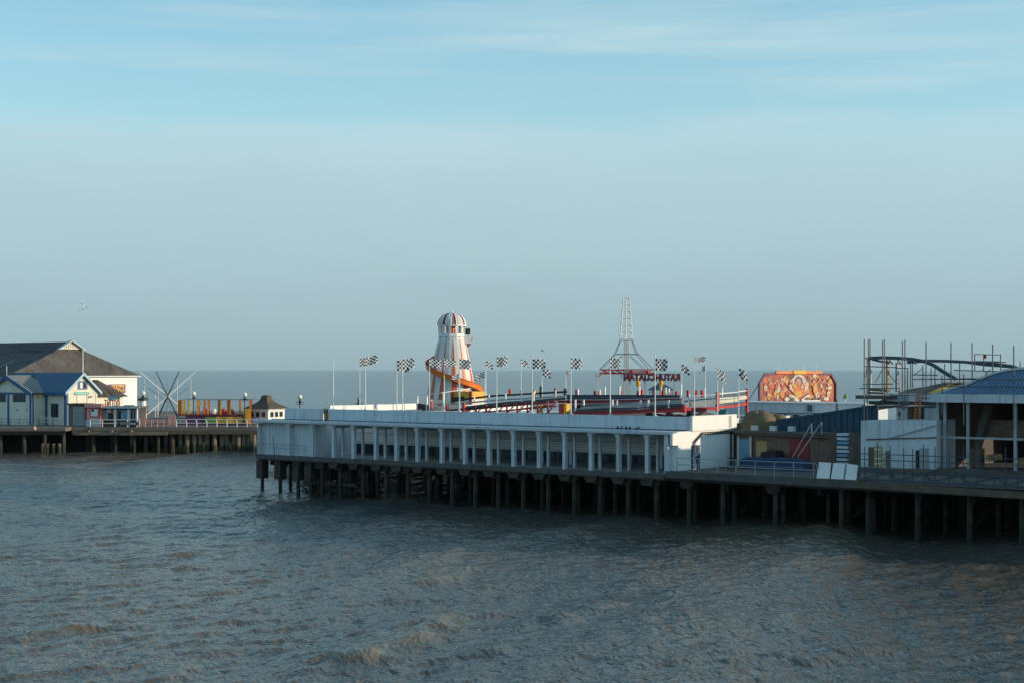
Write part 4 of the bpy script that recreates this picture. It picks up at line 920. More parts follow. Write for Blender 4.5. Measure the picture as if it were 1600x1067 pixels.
for z_ in (LZ+.62, LZ+1.05): MB().tube((lx0-.1,-.4,z_), (lx1,-.4,z_), .035, n=6).build('rail', dark_steel, gr_)
for i, p in enumerate((1351,1371,1391,1412,1426,1443,1461,1483,1505,1527,1553,1571,1590)):
    x = A.atY(p,720,-.4).x; MB().tube((x,-.4,LZ-1.0), (x,-.4,LZ+1.5+.5*random.random()), .035, n=6).build('upright', dark_steel, gr_)
# white block
wbk = fthing(A, 'white_block', 'plain white rendered block with dark doorways on the work platform', 'building')
bx0, bx1 = A.atY(1345,700,.9).x, A.atY(1463,700,.9).x; bzt = A.atY(1400,656.5,.9).z
MB().prism([(bx0,LZ-.1),(bx1,LZ-.1),(bx1,bzt+.08),(bx0,bzt-.06)], 'y', .9, 4.4).build('wall', white, wbk)
MB().bar(A.atY(1353,686,.85), A.atY(1463,683,.85), .08, .09).build('pipe', timber, wbk); MB().bar(A.atY(1385,685,.84), A.atY(1463,664,.84), .05, .10).build('flashing', grey_barrier, wbk)
for (pa, pb, ya, yb, m_) in ((1357,1366,698,728,timber),(1366,1378,697,728,ply),(1384,1389.5,704,728,brick_mat),(1431,1437,703,731,black),(1437,1450,700,732,grey_barrier)):
    a, b = A.atY(pa,yb,.85), A.atY(pb,ya,.85); o = box('door_leaf', m_, wbk, a.x, b.x, .82, .897, LZ+.03, b.z)
    if m_ is ply:
        for k in range(4): box('door_batten', cream, o, a.x+.05, b.x-.05, .79, .819, LZ+.2+k*.36, LZ+.32+k*.36)
# hall with open steel front and a curved profiled roof
hl = fthing(A, 'open_fronted_hall', 'dark open-fronted hall with steel posts, pale fascia and a curved blue profiled roof', 'building')
HT = 1.6; hx0, hx1 = A.atY(1464,700,HT).x, 47
zf0, zf1 = A.atY(1530,628.5,HT).z, A.atY(1530,615.5,HT).z
box('floor', concrete, hl, hx0, hx1, HT-.7, 16, LZ-.3, LZ-.005)
box('rear_wall', inside_dark, hl, hx0, 28, 15.7, 16, LZ, zf0+.6); box('rear_wall', inside_dark, hl, 40, hx1, 15.7, 16, LZ, zf0+.6); box('rear_lintel', inside_dark, hl, 28, 40, 15.7, 16, 9.2, zf0+.6)  # out-of-view gap shaped to let low sun reach the sheets inside
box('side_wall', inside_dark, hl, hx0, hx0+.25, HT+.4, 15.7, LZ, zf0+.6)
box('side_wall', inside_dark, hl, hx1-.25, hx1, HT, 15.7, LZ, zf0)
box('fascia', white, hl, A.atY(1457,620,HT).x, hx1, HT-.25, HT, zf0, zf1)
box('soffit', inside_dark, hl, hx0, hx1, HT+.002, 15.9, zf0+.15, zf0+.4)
box('inner_partition', brick_mat, hl, hx0+1.5, hx1-3, 5.6, 5.75, A.atY(1530,682,5.6).z, A.atY(1530,655,5.6).z)
for p in (1466, 1477, 1513, 1587, 1650): q = A.atY(p,680,HT+.15); box('steel_post', grey_barrier, hl, q.x-.10, q.x+.10, HT+.01, HT+.22, LZ-.004, zf0+.15)
zr = A.atY(1530,684,HT).z; box('steel_rail', grey_barrier, hl, hx0, hx1, HT-.02, HT+.008, zr-.08, zr+.08)
q0, q1 = A.atY(1527,700,5), A.atY(1545,632,5); MB().bar(q0, q1, .5, .5).build('raking_prop', concrete, hl)
q = A.atY(1526,700,4.6); box('brick_pier', brick_mat, hl, q.x-.42, q.x+.42, 4.3, 5.1, LZ, A.atY(1526,700,4.6).z)
for k in range(8): z_ = LZ+.05+k*.25; box('brick_course', brick_mat, hl, q.x-.45, q.x+.45, 4.26, 4.299, z_, z_+.22) if z_+.22 < q.z else None
# curved roof: profiled sheets
rf_pts = [(1474,613),(1488,608),(1510,603),(1530,594),(1550,586),(1572,580),(1600,577),(1640,575),(1700,575),(1760,580),(1800,590)]
rp = [A.atY(x, y, HT+1.6+.0) for x, y in rf_pts]
pale_sheet = M('pale_blue_sheet', (.20,.32,.42), .45, .15, .9); nr = 120; xa0, xa1 = rp[0].x, min(rp[-1].x, 46.5)
def rz_(x):
    for a, b in zip(rp, rp[1:]):
        if a.x <= x <= b.x: return a.z+(b.z-a.z)*(x-a.x)/(b.x-a.x)
    return rp[-1].z
for k in range(nr):
    a = xa0+(xa1-xa0)*k/nr; b = xa0+(xa1-xa0)*(k+1)/nr; d = .07 if k % 2 else 0
    lean = .35
    MB().add([(a-lean,HT+.05-d,zf1+.01),(b-lean-.01,HT+.05-d,zf1+.01),(b-.01,HT+1.5-d,rz_(b)),(a,HT+1.5-d,rz_(a)),(a-lean,HT+.15-d,zf1+.01),(b-lean-.01,HT+.15-d,zf1+.01),(b-.01,HT+1.6-d,rz_(b)),(a,HT+1.6-d,rz_(a))],
             [(0,1,2,3),(7,6,5,4),(0,4,5,1),(1,5,6,2),(2,6,7,3),(3,7,4,0)]).build('roof_sheet', blue_sheet if k % 2 else pale_sheet, hl)
rm = MB(); pr = [(p.x, p.z+.02) for p in rp if p.x < 46.5]
for (x, z), (x2, z2) in zip(pr, pr[1:]): rm.slab([(x,HT+1.35,z),(x2,HT+1.35,z2),(x2,14,z2-.2),(x,14,z-.2)], .16)
rm.build('roof_membrane', roof_white, hl)
for x, y, r_ in ((1548,592,1.4),(1560,583,1.5),(1566,579,1.1)): q = A.atY(x,y,HT+2.4); MB().sphere((q.x,HT+3.0,q.z-.55), r_*.62, 12, 8, .55).build('sheeting_bulge', white_clean, hl, True)
# pale sheets set to catch low sun through a rear opening added for it
for c_, xa, ya, xb, yb in ((24.6,1545,708,1566,720),(23.6,1532,711,1538,718),(26.6,1591,714,1606,727)):
    a, b = A.atX(xa,yb,c_), A.atX(xb,ya,c_); box('stacked_sheet', ply, hl, c_-.25, c_, min(a.y,b.y), max(a.y,b.y), max(a.z, LZ), b.z)
# upper storey behind the white block
up = fthing(A, 'upper_annex', 'half-built upper annex with boarded wall, small window and plank roof under the scaffold', 'building')
UT = 5.0
u0, u1 = A.atY(1352,640,UT).x, A.atY(1468,640,UT).x; uz0, uz1 = LZ, A.atY(1410,633,UT).z
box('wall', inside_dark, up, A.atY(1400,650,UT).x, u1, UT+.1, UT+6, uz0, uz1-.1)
for (pa, pb, m_) in ((1400,1418,white),(1419,1443,timber),(1444,1463,white)):
    a, b = A.atY(pa,650,UT).x, A.atY(pb,650,UT).x; n_ = max(2, int((b-a)/.3))
    for k in range(n_): box('wall_plank', m_, up, a+(b-a)*k/n_, a+(b-a)*(k+1)/n_-.02, UT+.02, UT+.098, uz0+2.5, uz1-.15)
a, b = A.atY(1401,650,UT).x, A.atY(1410,640,UT).x; w_ = box('window', white_clean, up, a, b, UT-.04, UT+.018, A.atY(1405,652,UT).z, A.atY(1405,641,UT).z); box('pane', glass, w_, a+.1, b-.1, UT-.05, UT-.041, A.atY(1405,650.5,UT).z, A.atY(1405,642,UT).z)
box('edge_board', white, up, A.atY(1388,630,UT).x, u1+.5, UT-.4, UT-.3, A.atY(1410,626,UT).z, A.atY(1410,614,UT).z)
box('lower_fascia', concrete, up, A.atY(1360,630,UT).x, u1, UT-.32, UT-.1, A.atY(1410,632,UT).z, A.atY(1410,626.3,UT).z)
pl0, pl1 = A.atY(1342,620,UT-1).x, A.atY(1405,620,UT-1).x
for k in range(3): box('scaffold_board', timber, up, pl0+k*.2, pl1-k*.3, UT-1.6+k*.35, UT-1.28+k*.35, A.atY(1370,622.5,UT-1).z, A.atY(1370,617,UT-1).z)
rfp = [A.atY(x, y, UT+1) for x, y in ((1384,613),(1410,609),(1440,603),(1458,601),(1474,604))]
for (a, b, m_) in zip(rfp, rfp[1:], (timber, brick_mat, timber, yellow)): MB().slab([(a.x,UT-.2,a.z-.75),(b.x,UT-.2,b.z-.8),(b.x,UT+5,b.z+.12),(a.x,UT+5,a.z+.1)], .12).build('roof_board', m_, up)
MB().slab([(rfp[3].x-.5,UT+4,rfp[3].z+.1),(rfp[4].x+2.2,UT+4,rfp[4].z+.3),(rfp[4].x+2.2,UT+7,rfp[4].z+.7),(rfp[3].x-.5,UT+7,rfp[3].z+.6)], .1).build('roof_sheeting', roof_white, up)
ld = fthing(A, 'ladder', 'orange wooden ladder leaning against the half-built upper annex', 'ladder')
for xa, xb in ((1429,1432),(1437,1440)): MB().bar(A.atY(xa,656,UT-.8), A.atY(xb,612,UT-.5), .07, .09).build('stile', orange, ld)
for k in range(9): MB().bar(A.atY(1429.4+k*.3,653-k*4.6,UT-.78+.03*k), A.atY(1437.4+k*.3,653-k*4.6,UT-.78+.03*k), .04, .04).build('rung', orange, ld)
# scaffold and the curved roof trusses
scf = fthing(A, 'scaffolding', 'tall tube scaffold of uprights, ledgers and boards around the half-built annex', 'scaffold')
up_l = [(1350.5,530,660,1.4),(1357,530,620,5.5),(1359.5,530,620,6.2),(1379,532,630,3.0),(1382,530,626,4.6),(1386,562,626,8),(1410,533,640,3.2),(1414,531,640,4.4),(1402,566,612,9),(1447,534,625,3.6),(1418,575,660,1.4),(1423,566,606,8),(1426,562,605,9.5),(1442,570,603,9),(1455,574,604,9),(1461,572,604,9.5),(1476,568,600,9),(1486,535,620,3.6),(1499.5,566,604,9),(1519,536,600,4),(1551,538,592,4),(1584,540,640,.9),(1436,605,650,1.6),(1472,586,615,1.4),(1506,584,632,1.0),(1405,605,650,1.5),(1355,560,640,2.2),(1400,566,612,6.5)]
for x, y0, y1, t in up_l:
    a, b = A.atY(x,y0,t), A.atY(x,y1,t); floor = b.z
    MB().tube((a.x,t,b.z if t > 2.9 else max(LZ, b.z-1.5)), a, .045, n=6).build('upright', scaf, scf)
for (xa,ya,xb,yb,t) in ((1350,559,1362,560,4),(1352,572,1402,574,5),(1348,600,1396,599.5,3),(1344,606.5,1405,606,3),(1400,575,1420,575,6),(1445,592,1600,590,4),(1446,563,1572,566,4.4),(1346,634,1396,631,2),(1391,617,1432,617,2.4),(1440,615,1456,615,2.4),(1440,621,1458,621,2.4),(1426,585,1466,586,8),(1426,592,1466,592,8),(1470,592,1600,593,1.0),(1455,603,1600,604,.9),(1490,578,1560,580,5)):
    MB().tube(A.atY(xa,ya,t), A.atY(xb,yb,t), .045, n=6).build('ledger', scaf, scf)
for (xa,ya,xb,yb,t) in ((1368,597,1380,574,5),(1388,582,1402,600,6),(1428,586,1442,574,8),(1535,576,1548,590,6),(1548,576,1535,590,6),(1352,590,1356,560,2)):
    MB().tube(A.atY(xa,ya,t), A.atY(xb,yb,t), .03, n=6).build('diagonal_brace', scaf, scf)
for (xa,ya,xb,yb,t,h_) in ((1360,608,1388,610,5,3),(1358,613,1384,614,5,2.5),(1343,619,1388,619,2.6,2)): MB().bar(A.atY(xa,ya,t), A.atY(xb,yb,t), .8, h_*120/F).build('board', timber, scf)
for (xa, xb) in ((1358.3,1360.2),(1385,1387.8),(1401,1403)):
    a, b = A.atY(xa,560,7), A.atY(xb,560,7); box('column_shutter', ply if xa > 1380 and xa < 1390 else steel, scf, a.x, b.x, 6.9, 7.2, A.atY(xa,612,7).z, A.atY(xa,560 if xa < 1395 else 566,7).z)
# stub of guard frame near the roof top with its red notice
for x in (1523,1537,1551,1563.5): MB().tube(A.atY(x,553,5), A.atY(x,578,5), .04, n=6).build('guard_post', scaf, scf)
for y in (553.5, 564): MB().tube(A.atY(1523,y,5), A.atY(1563.5,y+.8,5), .035, n=6).build('guard_ledger', scaf, scf)
a, b = A.atY(1537,560,4.9), A.atY(1541.5,553.5,4.9); box('notice', red, scf, a.x, b.x, 4.85, 4.9, a.z, b.z)
for x in (1594,1601): MB().tube(A.atY(x,564,5), A.atY(x,580,5), .04, n=6).build('guard_post', scaf, scf)
tr = fthing(A, 'roof_trusses', 'two shallow curved dark steel roof trusses held up in the scaffold', 'roof truss')
c1 = [(1359,559.5),(1380,558.5),(1405,559.5),(1425,561),(1447,565),(1460,571),(1472,579),(1484,586.5),(1494,592)]
q = [A.atY(x,y,6) for x,y in c1]
for a, b in zip(q, q[1:]): MB().bar(a, b, .25, .26).build('curved_chord', dark_steel, tr)
q2 = [A.atY(x,y,6) for x,y in ((1362,561),(1376,564.5),(1390,566))]
for a, b in zip(q2, q2[1:]): MB().bar(a, b, .14, .16).build('lower_chord', dark_steel, tr)
c2 = [(1418,566),(1447,563.5),(1480,564),(1510,565.5),(1540,569.5),(1560,571),(1585,573)]
q = [A.atY(x,y,9.5) for x,y in c2]
for a, b in zip(q, q[1:]): MB().bar(a, b, .25, .24).build('curved_chord', dark_steel, tr)
c3 = [(1530,567),(1555,569),(1580,572),(1590,575)]; q = [A.atY(x,y,5.5) for x,y in c3]
for a, b in zip(q, q[1:]): MB().bar(a, b, .25, .24).build('curved_chord', dark_steel, tr)
for x, t in ((1389,6),(1402,6),(1425,6),(1447,6)): p = A.atY(x,561,t); MB().bar(p, A.atY(x+6,569,t+1.5), .08, .08).build('knee_brace', dark_steel, tr)

# ------------------------------------------------------------------ far seaward part of the pier
FY = 236.0
fw = lambda px: (px-800)/F
fd = structure(MB().prism([(-130,FY-3),(-66.5,FY-3),(-66.5,FY),(fw(403)*FY,FY),(-36,250),(-20,262),(-40,330),(-130,330)], 'z', DZ-.5, DZ).build('far_pier_deck', deck_mat))
fs_ = thing('far_substructure', 'timber piles coloured pale as if sunlit and dark as if shaded carrying the far seaward deck', 'pier substructure', (0,0,0))
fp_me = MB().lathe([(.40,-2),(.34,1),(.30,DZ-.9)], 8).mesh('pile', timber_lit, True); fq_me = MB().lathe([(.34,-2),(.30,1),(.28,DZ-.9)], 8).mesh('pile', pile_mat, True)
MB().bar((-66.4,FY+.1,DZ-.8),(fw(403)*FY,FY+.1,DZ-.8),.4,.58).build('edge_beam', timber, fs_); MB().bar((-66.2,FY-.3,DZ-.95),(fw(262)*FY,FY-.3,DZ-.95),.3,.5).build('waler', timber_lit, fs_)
MB().bar((-130,FY-2.8,DZ-.8),(-66.6,FY-2.8,DZ-.8),.4,.55).build('edge_beam', shade_timber, fs_)
pxs = [143,178,208,226,246,258,268,280,291,302,311,322,334,345,353,364,372,380,388,396]
for i, p in enumerate(pxs):
    x = fw(p)*FY; o = put('pile', fp_me if i > 6 else fq_me, fs_, (x, FY+.5+random.uniform(0,.6), 0)); o.scale = (random.uniform(.8,1.25),)*2+(1,)  # lit and shaded piles told apart by colour: dark mesh nearer the house
for t in range(9):
    for k in range(26):
        x = -112+k*3.0+random.uniform(-.6,.6)
        if x > -38-t*.2 and t > 5: continue
        if x > -38: continue
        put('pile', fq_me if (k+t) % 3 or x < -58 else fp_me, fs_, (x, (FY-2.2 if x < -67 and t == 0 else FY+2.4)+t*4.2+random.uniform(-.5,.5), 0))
for p in (67,75,84,93): 
    x = fw(p)*(FY-3.5); o = tag(put('timber_dolphin', MB().lathe([(.28,-2),(.26,1.2),(.24,1.55),(.12,1.62)], 8).mesh('timber_dolphin', timber_lit, True), None, (x, FY-3.6, 0)), 'short pale sawn-off pile standing in the water before the blue-roofed house', 'pile', 'sawn-off piles by the house')
x = -112.0
while x < -60:                             # boarded skirt in the dark under the house
    w_ = random.uniform(1.2, 1.8); box('skirt_plank', shade_timber, fs_, x, x+w_-.05, FY+4.0, FY+4.2, -2, DZ-.52); x += w_
for p in (140,176,206): x = fw(p)*FY; MB().bar((x,FY-.1,DZ-.62),(x,FY-.9,DZ-.62),.3,.3).build('beam_end', timber_lit, fs_)

LF = Frame(fw(104)*242.0, 242.0, R(-38.5))
# ---- big hall with the grey roof
hw_ = wpt(214, 585, 275); hl0 = LF.loc(hw_); hc = hl0.x; hy2 = hl0.y; ez = hw_.z
bh_ = fthing(LF, 'grey_roofed_hall', 'large white-walled hall with a big weathered grey hipped roof', 'building')
hy1 = hy2-26; hxl = hc-60
box('wall', white_clean, bh_, hxl, hc, hy1, hy2, DZ+.002, ez)
ap = LF.atY(109, 541, (hy1+hy2)/2); ym = (hy1+hy2)/2; rx = ap.x; rz0 = LF.atY(109, 534, ym).z; gz = rz0-1.25; gh = 2.1
ov = .5
MB().add([(hxl,hy1-ov,ez-.2),(hc+ov,hy1-ov,ez-.2),(hc+ov,hy2+ov,ez-.2),(hxl,hy2+ov,ez-.2),(hxl,ym,rz0),(rx,ym,rz0),(rx,ym-gh,gz),(rx,ym+gh,gz)],
         [(0,1,6,5,4),(1,2,7,6),(2,3,4,5,7),(5,6,7),(0,4,3),(0,3,2,1)]).build('roof', slate, bh_)
MB().prism([(ym-gh,gz),(ym+gh,gz),(ym,rz0+.02)], 'x', rx+.05, rx+.25).build('gablet', cream, bh_)
for k in range(9):
    y = ym-gh*.8+k*gh*.2; box('gablet_louvre', grey_barrier, bh_, rx+.26, rx+.3, y-.05, y+.12, gz+.15, gz+.25+(rz0-gz)*(1-abs(y-ym)/gh)*.75)
MB().bar((rx+.4,ym-gh-.5,gz-.1),(rx+.4,ym,rz0+.16),.9,.14).build('bargeboard', white, bh_); MB().bar((rx+.4,ym+gh+.5,gz-.1),(rx+.4,ym,rz0+.16),.9,.14).build('bargeboard', white, bh_)
MB().bar((hxl,ym-gh-.9,gz-.5),(rx+.2,ym-gh-.9,gz-.42),.5,.3).build('roof_step', slate, bh_)
for k in range(5):
    x = rx-5-k*5.5; MB().bar((x,hy1-.2,ez-.02),(x-1.5,ym-gh-1.2,gz-.52),.22,.10).build('roof_rib', grey_barrier, bh_)
q = LF.atX(175, 586, hc+ov); box('gutter', white, bh_, hc+ov, hc+ov+.12, hy1-ov, hy2+ov, ez-.35, ez-.15)
tl = tag(put('sign_panel', MB().box(-1.75,1.75,-.06,0,-.75,.75).mesh('sign_panel', purple)), 'purple sign with bold yellow capitals on the white hall wall', 'sign')
sp = LF.atX(183, 606.5, hc+.1); tl.location = LF.w(hc+.10, sp.y, sp.z); tl.rotation_euler.z = LF.a+R(90)
tm = text_mesh('ANCE', 1.35, .03, yellow); tx = [v.co.x for v in tm.vertices]; tm.transform(Matrix.Diagonal((2.5/(max(tx)-min(tx)),1,1,1))); put('lettering', tm, tl, (.25,-.09,-.47))
box('sign_ground', yellow, tl, -1.2, 1.35, -.068, -.062, .45, .6)
# ---- cottage with the blue roofs
ct_ = fthing(LF, 'blue_roofed_house', 'cream house with blue roofs, blue corner boards and a tall gable', 'house')
gw = LF.atX(152, 640, 0).y; ezc = LF.atX(103, 611, 0).z; rzc = LF.atX(131, 584, 0).z; ymid = gw/2; xl = -26
wall_b = DZ+.002
MB().prism([(0,wall_b),(gw,wall_b),(gw,ezc),(ymid,rzc-.15),(0,ezc)], 'x', xl, 0).build('wall', cream, ct_)
for sgn_, ys in ((-1, 0), (1, gw)):
    a = (ys+sgn_*.55, ezc-.3); b = (ymid, rzc+.06)
    MB().prism([a, b, (b[0], b[1]+.16), (a[0], a[1]+.16)], 'x', xl, .45).build('roof', blue_roof, ct_)
    MB().prism([(a[0],a[1]-.28), (b[0],b[1]-.28), (b[0],b[1]+.2), (a[0],a[1]+.2)], 'x', .455, .56).build('bargeboard', M('pale_blue_board', (.30,.46,.56), .5), ct_)
wq = LF.atX(124, 606, .02); w1 = LF.atX(134, 597, .02)
wn = box('window', blue_trim, ct_, .005, .06, wq.y-.3, w1.y+.3, wq.z-.2, w1.z+.25); box('pane', white_clean, wn, .062, .08, wq.y+.15, wq.y+.55, wq.z, w1.z); box('pane', glass, wn, .062, .08, wq.y+.7, w1.y, wq.z, w1.z)
box('string_course', white, ct_, .005, .07, .1, gw-.1, ezc-.35, ezc-.15); sgb = box('name_board', turquoise, ct_, .075, .13, gw*.25, gw*.72, ezc-.55, ezc-.1)
for k in range(7): y = gw*.28+k*gw*.06; box('name_stroke', white, sgb, .131, .14, y, y+gw*.04, ezc-.4, ezc-.24)
for y in (gw*.33, gw*.66): box('batten', grey_barrier, ct_, .005, .05, y-.05, y+.05, DZ+.1, ezc-.36)
for y in (.02, gw-.3): box('corner_board', blue_trim if y < 1 else cream, ct_, .004, .07, y, y+.28, DZ+.01, ezc-.36)
wl = MB().tube((.3,gw*.75,ezc-1.0),(.3,gw*.75,ezc-.75),.14,n=8).build('wall_lamp', black, ct_)
MB().tube((.2,ymid,rzc+.1), (.2,ymid,LF.atX(131,543,.2).z), .09, .06, 8).build('flag_mast', white_clean, ct_)
# front face of the main range
for p, w_ in ((103,.45),(74,.55)): q = LF.atY(p,640,-.03); box('corner_board', blue_trim, ct_, q.x-w_, q.x, -.07, -.004, DZ+.01, ezc-.05)
box('eaves_board', blue_trim, ct_, LF.atY(66,640,-.5).x, .4, -.62, -.56, ezc-.62, ezc-.22)
q0, q1 = LF.atY(80,651,-.03), LF.atY(91,630,-.03); wn = box('window', navy, ct_, q0.x, q1.x, -.08, -.004, q0.z, q1.z)
for k in range(3): wd2 = (q1.x-q0.x-.3)/3; box('pane', glass, wn, q0.x+.1+k*(wd2+.05), q0.x+.1+k*(wd2+.05)+wd2, -.10, -.081, q0.z+.15, q1.z-.15)
q0, q1 = LF.atY(82,618,-.03), LF.atY(86.5,613,-.03); box('vent', navy, ct_, q0.x, q1.x, -.08, -.004, q0.z, q1.z-.1)
# cross wing coming forward
cxw = LF.atY(71, 640, 0).x; wy = LF.atX(50.5, 640, cxw).y
ww_ = LF.atY(50.5, 640, wy).x-LF.atY(-24, 640, wy).x; wm = cxw-ww_/2; wez = LF.atY(48, 612, wy).z; wrz = LF.atY(13, 588, wy).z
wm = LF.atY(13, 588, wy).x; ww_ = 2*(cxw-wm)
MB().prism([(cxw-ww_,wall_b),(cxw,wall_b),(cxw,wez),(wm,wrz-.15),(cxw-ww_,wez)], 'y', wy, -.01).build('wing_wall', cream, ct_)
for sgn_, xe in ((-1, cxw-ww_), (1, cxw)):
    a = (xe+sgn_*.5, wez-.28); b = (wm, wrz+.06)
    MB().prism([a, b, (b[0],b[1]+.15), (a[0],a[1]+.15)], 'y', wy-.5, ymid-.4).build('wing_roof', blue_roof if sgn_ < 0 else slate, ct_)
    MB().prism([(a[0],a[1]-.38), (b[0],b[1]-.38), (b[0],b[1]+.19), (a[0],a[1]+.19)], 'y', wy-.62, wy-.505).build('bargeboard', blue_trim, ct_)
rib = M('pale_roof_rib', (.45,.44,.40), .6)
for k in range(9):
    y = wy-.3+k*(ymid*.75-wy)/9; MB().bar((cxw+.45,y,wez-.12), (wm+.1,y,wrz+.20), .22, .10).build('roof_rib', rib, ct_)
box('tie_board', blue_trim, ct_, cxw-ww_-.2, cxw+.1, wy-.08, wy-.004, wez-.42, wez-.1)
for p in (49, 14.5): q = LF.atY(p,640,wy); box('corner_board', blue_trim, ct_, q.x-.42, q.x+.0, wy-.09, wy-.004, DZ+.01, wez-.43)
box('side_board', blue_trim, ct_, cxw+.004, cxw+.06, wy, wy+.22, DZ+.01, wez-.3)
for pa, pb in ((20.5,40),(-8,9)):
    q0, q1 = LF.atY(pa,627,wy), LF.atY(pb,614,wy); wn = box('window', navy, ct_, q0.x, q1.x, wy-.07, wy-.004, q0.z, q1.z); n_ = 4; wd2 = (q1.x-q0.x-.2)/n_
    for k in range(n_): box('pane', glass, wn, q0.x+.1+k*wd2, q0.x+.06+(k+1)*wd2, wy-.085, wy-.071, q0.z+.12, q1.z-.1)
q = LF.atX(54, 619, cxw); MB().box(cxw+.004,cxw+.12,q.y+.3,q.y+.8,q.z-.25,q.z+.25).build('alarm_box', yellow, ct_)
for p, y in ((27,640),(42,640)): q = LF.atY(p,y,wy); box('wall_vent', dark_steel, ct_, q.x-.12, q.x+.12, wy-.05, wy-.004, q.z-.12, q.z+.12)
MB().tube((wm,wy-.3,wrz+.1), (wm,wy-.3,LF.atY(12,571,wy).z), .035, n=6).build('finial_rod', steel, ct_)
# railing and bench before the house
hrr = fthing(LF, 'house_railing', 'thin dark railing along the deck before the blue-roofed house', 'railing')
y_ = wy-1.2
for z_ in (DZ+.45, DZ+.95): MB().tube((cxw-16,y_,z_), (cxw+.6,y_,z_), .03, n=6).build('rail', dark_steel, hrr)
for k in range(8): x = cxw-16+k*2.37; MB().tube((x,y_,DZ-.3), (x,y_,DZ+1.0), .035, n=6).build('post', dark_steel, hrr)
bn = fthing(LF, 'deck_bench', 'pale slatted bench with a railing back beside the house wing', 'bench', cxw+2.4, -1.6, DZ)
for z_ in (.5, .95, 1.2): MB().box(-1.9,1.9,-.05,.05,z_,z_+.09).build('slat', cream, bn)
for x in (-1.8, 0, 1.8): MB().box(x-.05,x+.05,-.05,.05,0,1.3).build('leg', dark_steel, bn)
poly_slab('house_apron', [(cxw-20,wy-1.5),(cxw+.9,wy-1.5),(cxw+5.5,-2.2),(.6,-1.0),(.6,6),(cxw-20,6)], DZ-.55, DZ-.004, concrete, LF)
by = wpt(54, 669, 232); bo = thing('lifebuoy_float', 'tiny pink float hanging at the deck edge below the house corner', 'float', by); MB().sphere((0,0,0), .28, 10, 8, 1.1).build('ball', pink, bo, True); MB().tube((0,0,.25),(0,0,.7),.02,n=5).build('line', white, bo)

# ---- brown shutter bay, pink kiosk, tattoo shop
def front_box(fr, pa, pb, ya, yb, t, depth):
    a, b = fr.atY(pa, yb, t), fr.atY(pb, ya, t); return a.x, b.x, t, t+depth, a.z, b.z
GF = Frame(fw(135)*237.2, 237.2, R(-12))
shb = fthing(GF, 'shuttered_stall', 'brown stall with a grey roller shutter beside the house gable', 'stall')
b_ = front_box(GF, 107, 133, 632, 664, 1.2, 2.5); b_ = b_[:4]+(DZ+.002, b_[5]); box('body', brick_mat, shb, *b_)
box('roof', timber, shb, b_[0]-.2, b_[1]+.2, .9, 3.8, b_[5]+.002, b_[5]+.22)
s0 = front_box(GF, 114, 133, 635, 663, 1.1, .09); nsl = 14
for k in range(nsl): z0_ = DZ+.1+k*(s0[5]-DZ-.1)/nsl; box('shutter_slat', grey_barrier, shb, s0[0], s0[1]-.05, 1.1, 1.19, z0_, z0_+(s0[5]-DZ-.1)/nsl-.02)
pk = fthing(GF, 'pink_kiosk', 'small pink and white kiosk with red trim and a serving hatch', 'kiosk')
b_ = front_box(GF, 134, 157, 636, 664, .1, 2.6); kx0, kx1, kz = b_[0], b_[1], b_[5]
box('body', pink, pk, kx0, kx1, .1, 2.7, DZ+.002, kz); box('lower_panel', white, pk, kx0+.02, kx1-.02, .04, .098, DZ+.05, DZ+1.05)
box('sign_fascia', pink, pk, kx0-.1, kx1+.25, -.08, 2.9, kz+.002, GF.atY(145,630.5,.1).z); box('fascia_trim', red, pk, kx0-.12, kx1+.27, -.12, 2.92, kz-.12, kz)
hx = front_box(GF, 141, 154, 637, 651, .03, .06); wn = box('hatch', red, pk, *hx); box('hatch_board', white_clean, wn, hx[0]+.12, hx[1]-.12, .005, .029, hx[4]+.12, hx[5]-.12); q = GF.atY(145,640.5,0); box('hatch_sign', black, wn, q.x-.2, q.x+.2, -.01, .004, q.z-.2, q.z+.2)
for x in (kx0, kx1-.14): box('corner_trim', red, pk, x, x+.14, .02, .098, DZ+1.06, kz-.121)
ts = fthing(GF, 'tattoo_shop', 'low white-posted shop with big windows and a red TATTOO sign on its roof', 'shop')
b_ = front_box(GF, 158, 216, 637, 662, .9, 5); sx0, sx1, sz = b_[0], b_[1], b_[5]
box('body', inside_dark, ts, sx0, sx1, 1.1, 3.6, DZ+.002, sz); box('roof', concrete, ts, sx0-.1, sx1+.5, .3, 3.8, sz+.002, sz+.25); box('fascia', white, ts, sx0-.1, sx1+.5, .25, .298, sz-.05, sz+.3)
for p, w_ in ((180,.32),(201,.3),(214,.2)): q = GF.atY(p,650,.8); box('post', white_clean, ts, q.x-w_/2, q.x+w_/2, .7, 1.0, DZ+.002, sz)
for pa, pb, m_ in ((160,168,grey_barrier),(168,178,glass),(183,190,glass),(190.5,199,sky_blue),(203.5,208,glass),(208.5,212.5,navy)):
    b_ = front_box(GF, pa, pb, 640, 656, 1.02, .078); wn = box('window', white, ts, *b_); box('pane', m_, wn, b_[0]+.06, b_[1]-.06, 1.0, 1.019, b_[4]+.06, b_[5]-.06)
for p, y, m_ in ((168.5,641,white_clean),(171.5,641.5,cream),(175,642.5,orange)): q = GF.atY(p,y,.9); box('window_poster', m_, ts, q.x-.12, q.x+.12, .95, .999, q.z-.25, q.z+.25)
box('stall_riser', timber, ts, sx0, sx1, .95, 1.09, DZ+.002, DZ+.75)
tm = text_mesh('TATTOO', 1.6, .06, red); tx = [v.co.x for v in tm.vertices]; a, b = GF.atY(163,634,.4), GF.atY(187,627,.4); tm.transform(Matrix.Diagonal(((b.x-a.x)/(max(tx)-min(tx)),1,1,1))); put('roof_letters', tm, ts, ((a.x+b.x)/2, .45, a.z-.1))
MB().bar((a.x,.55,a.z-.05),(b.x,.55,a.z-.05),.06,.1).build('letter_rail', white, ts)
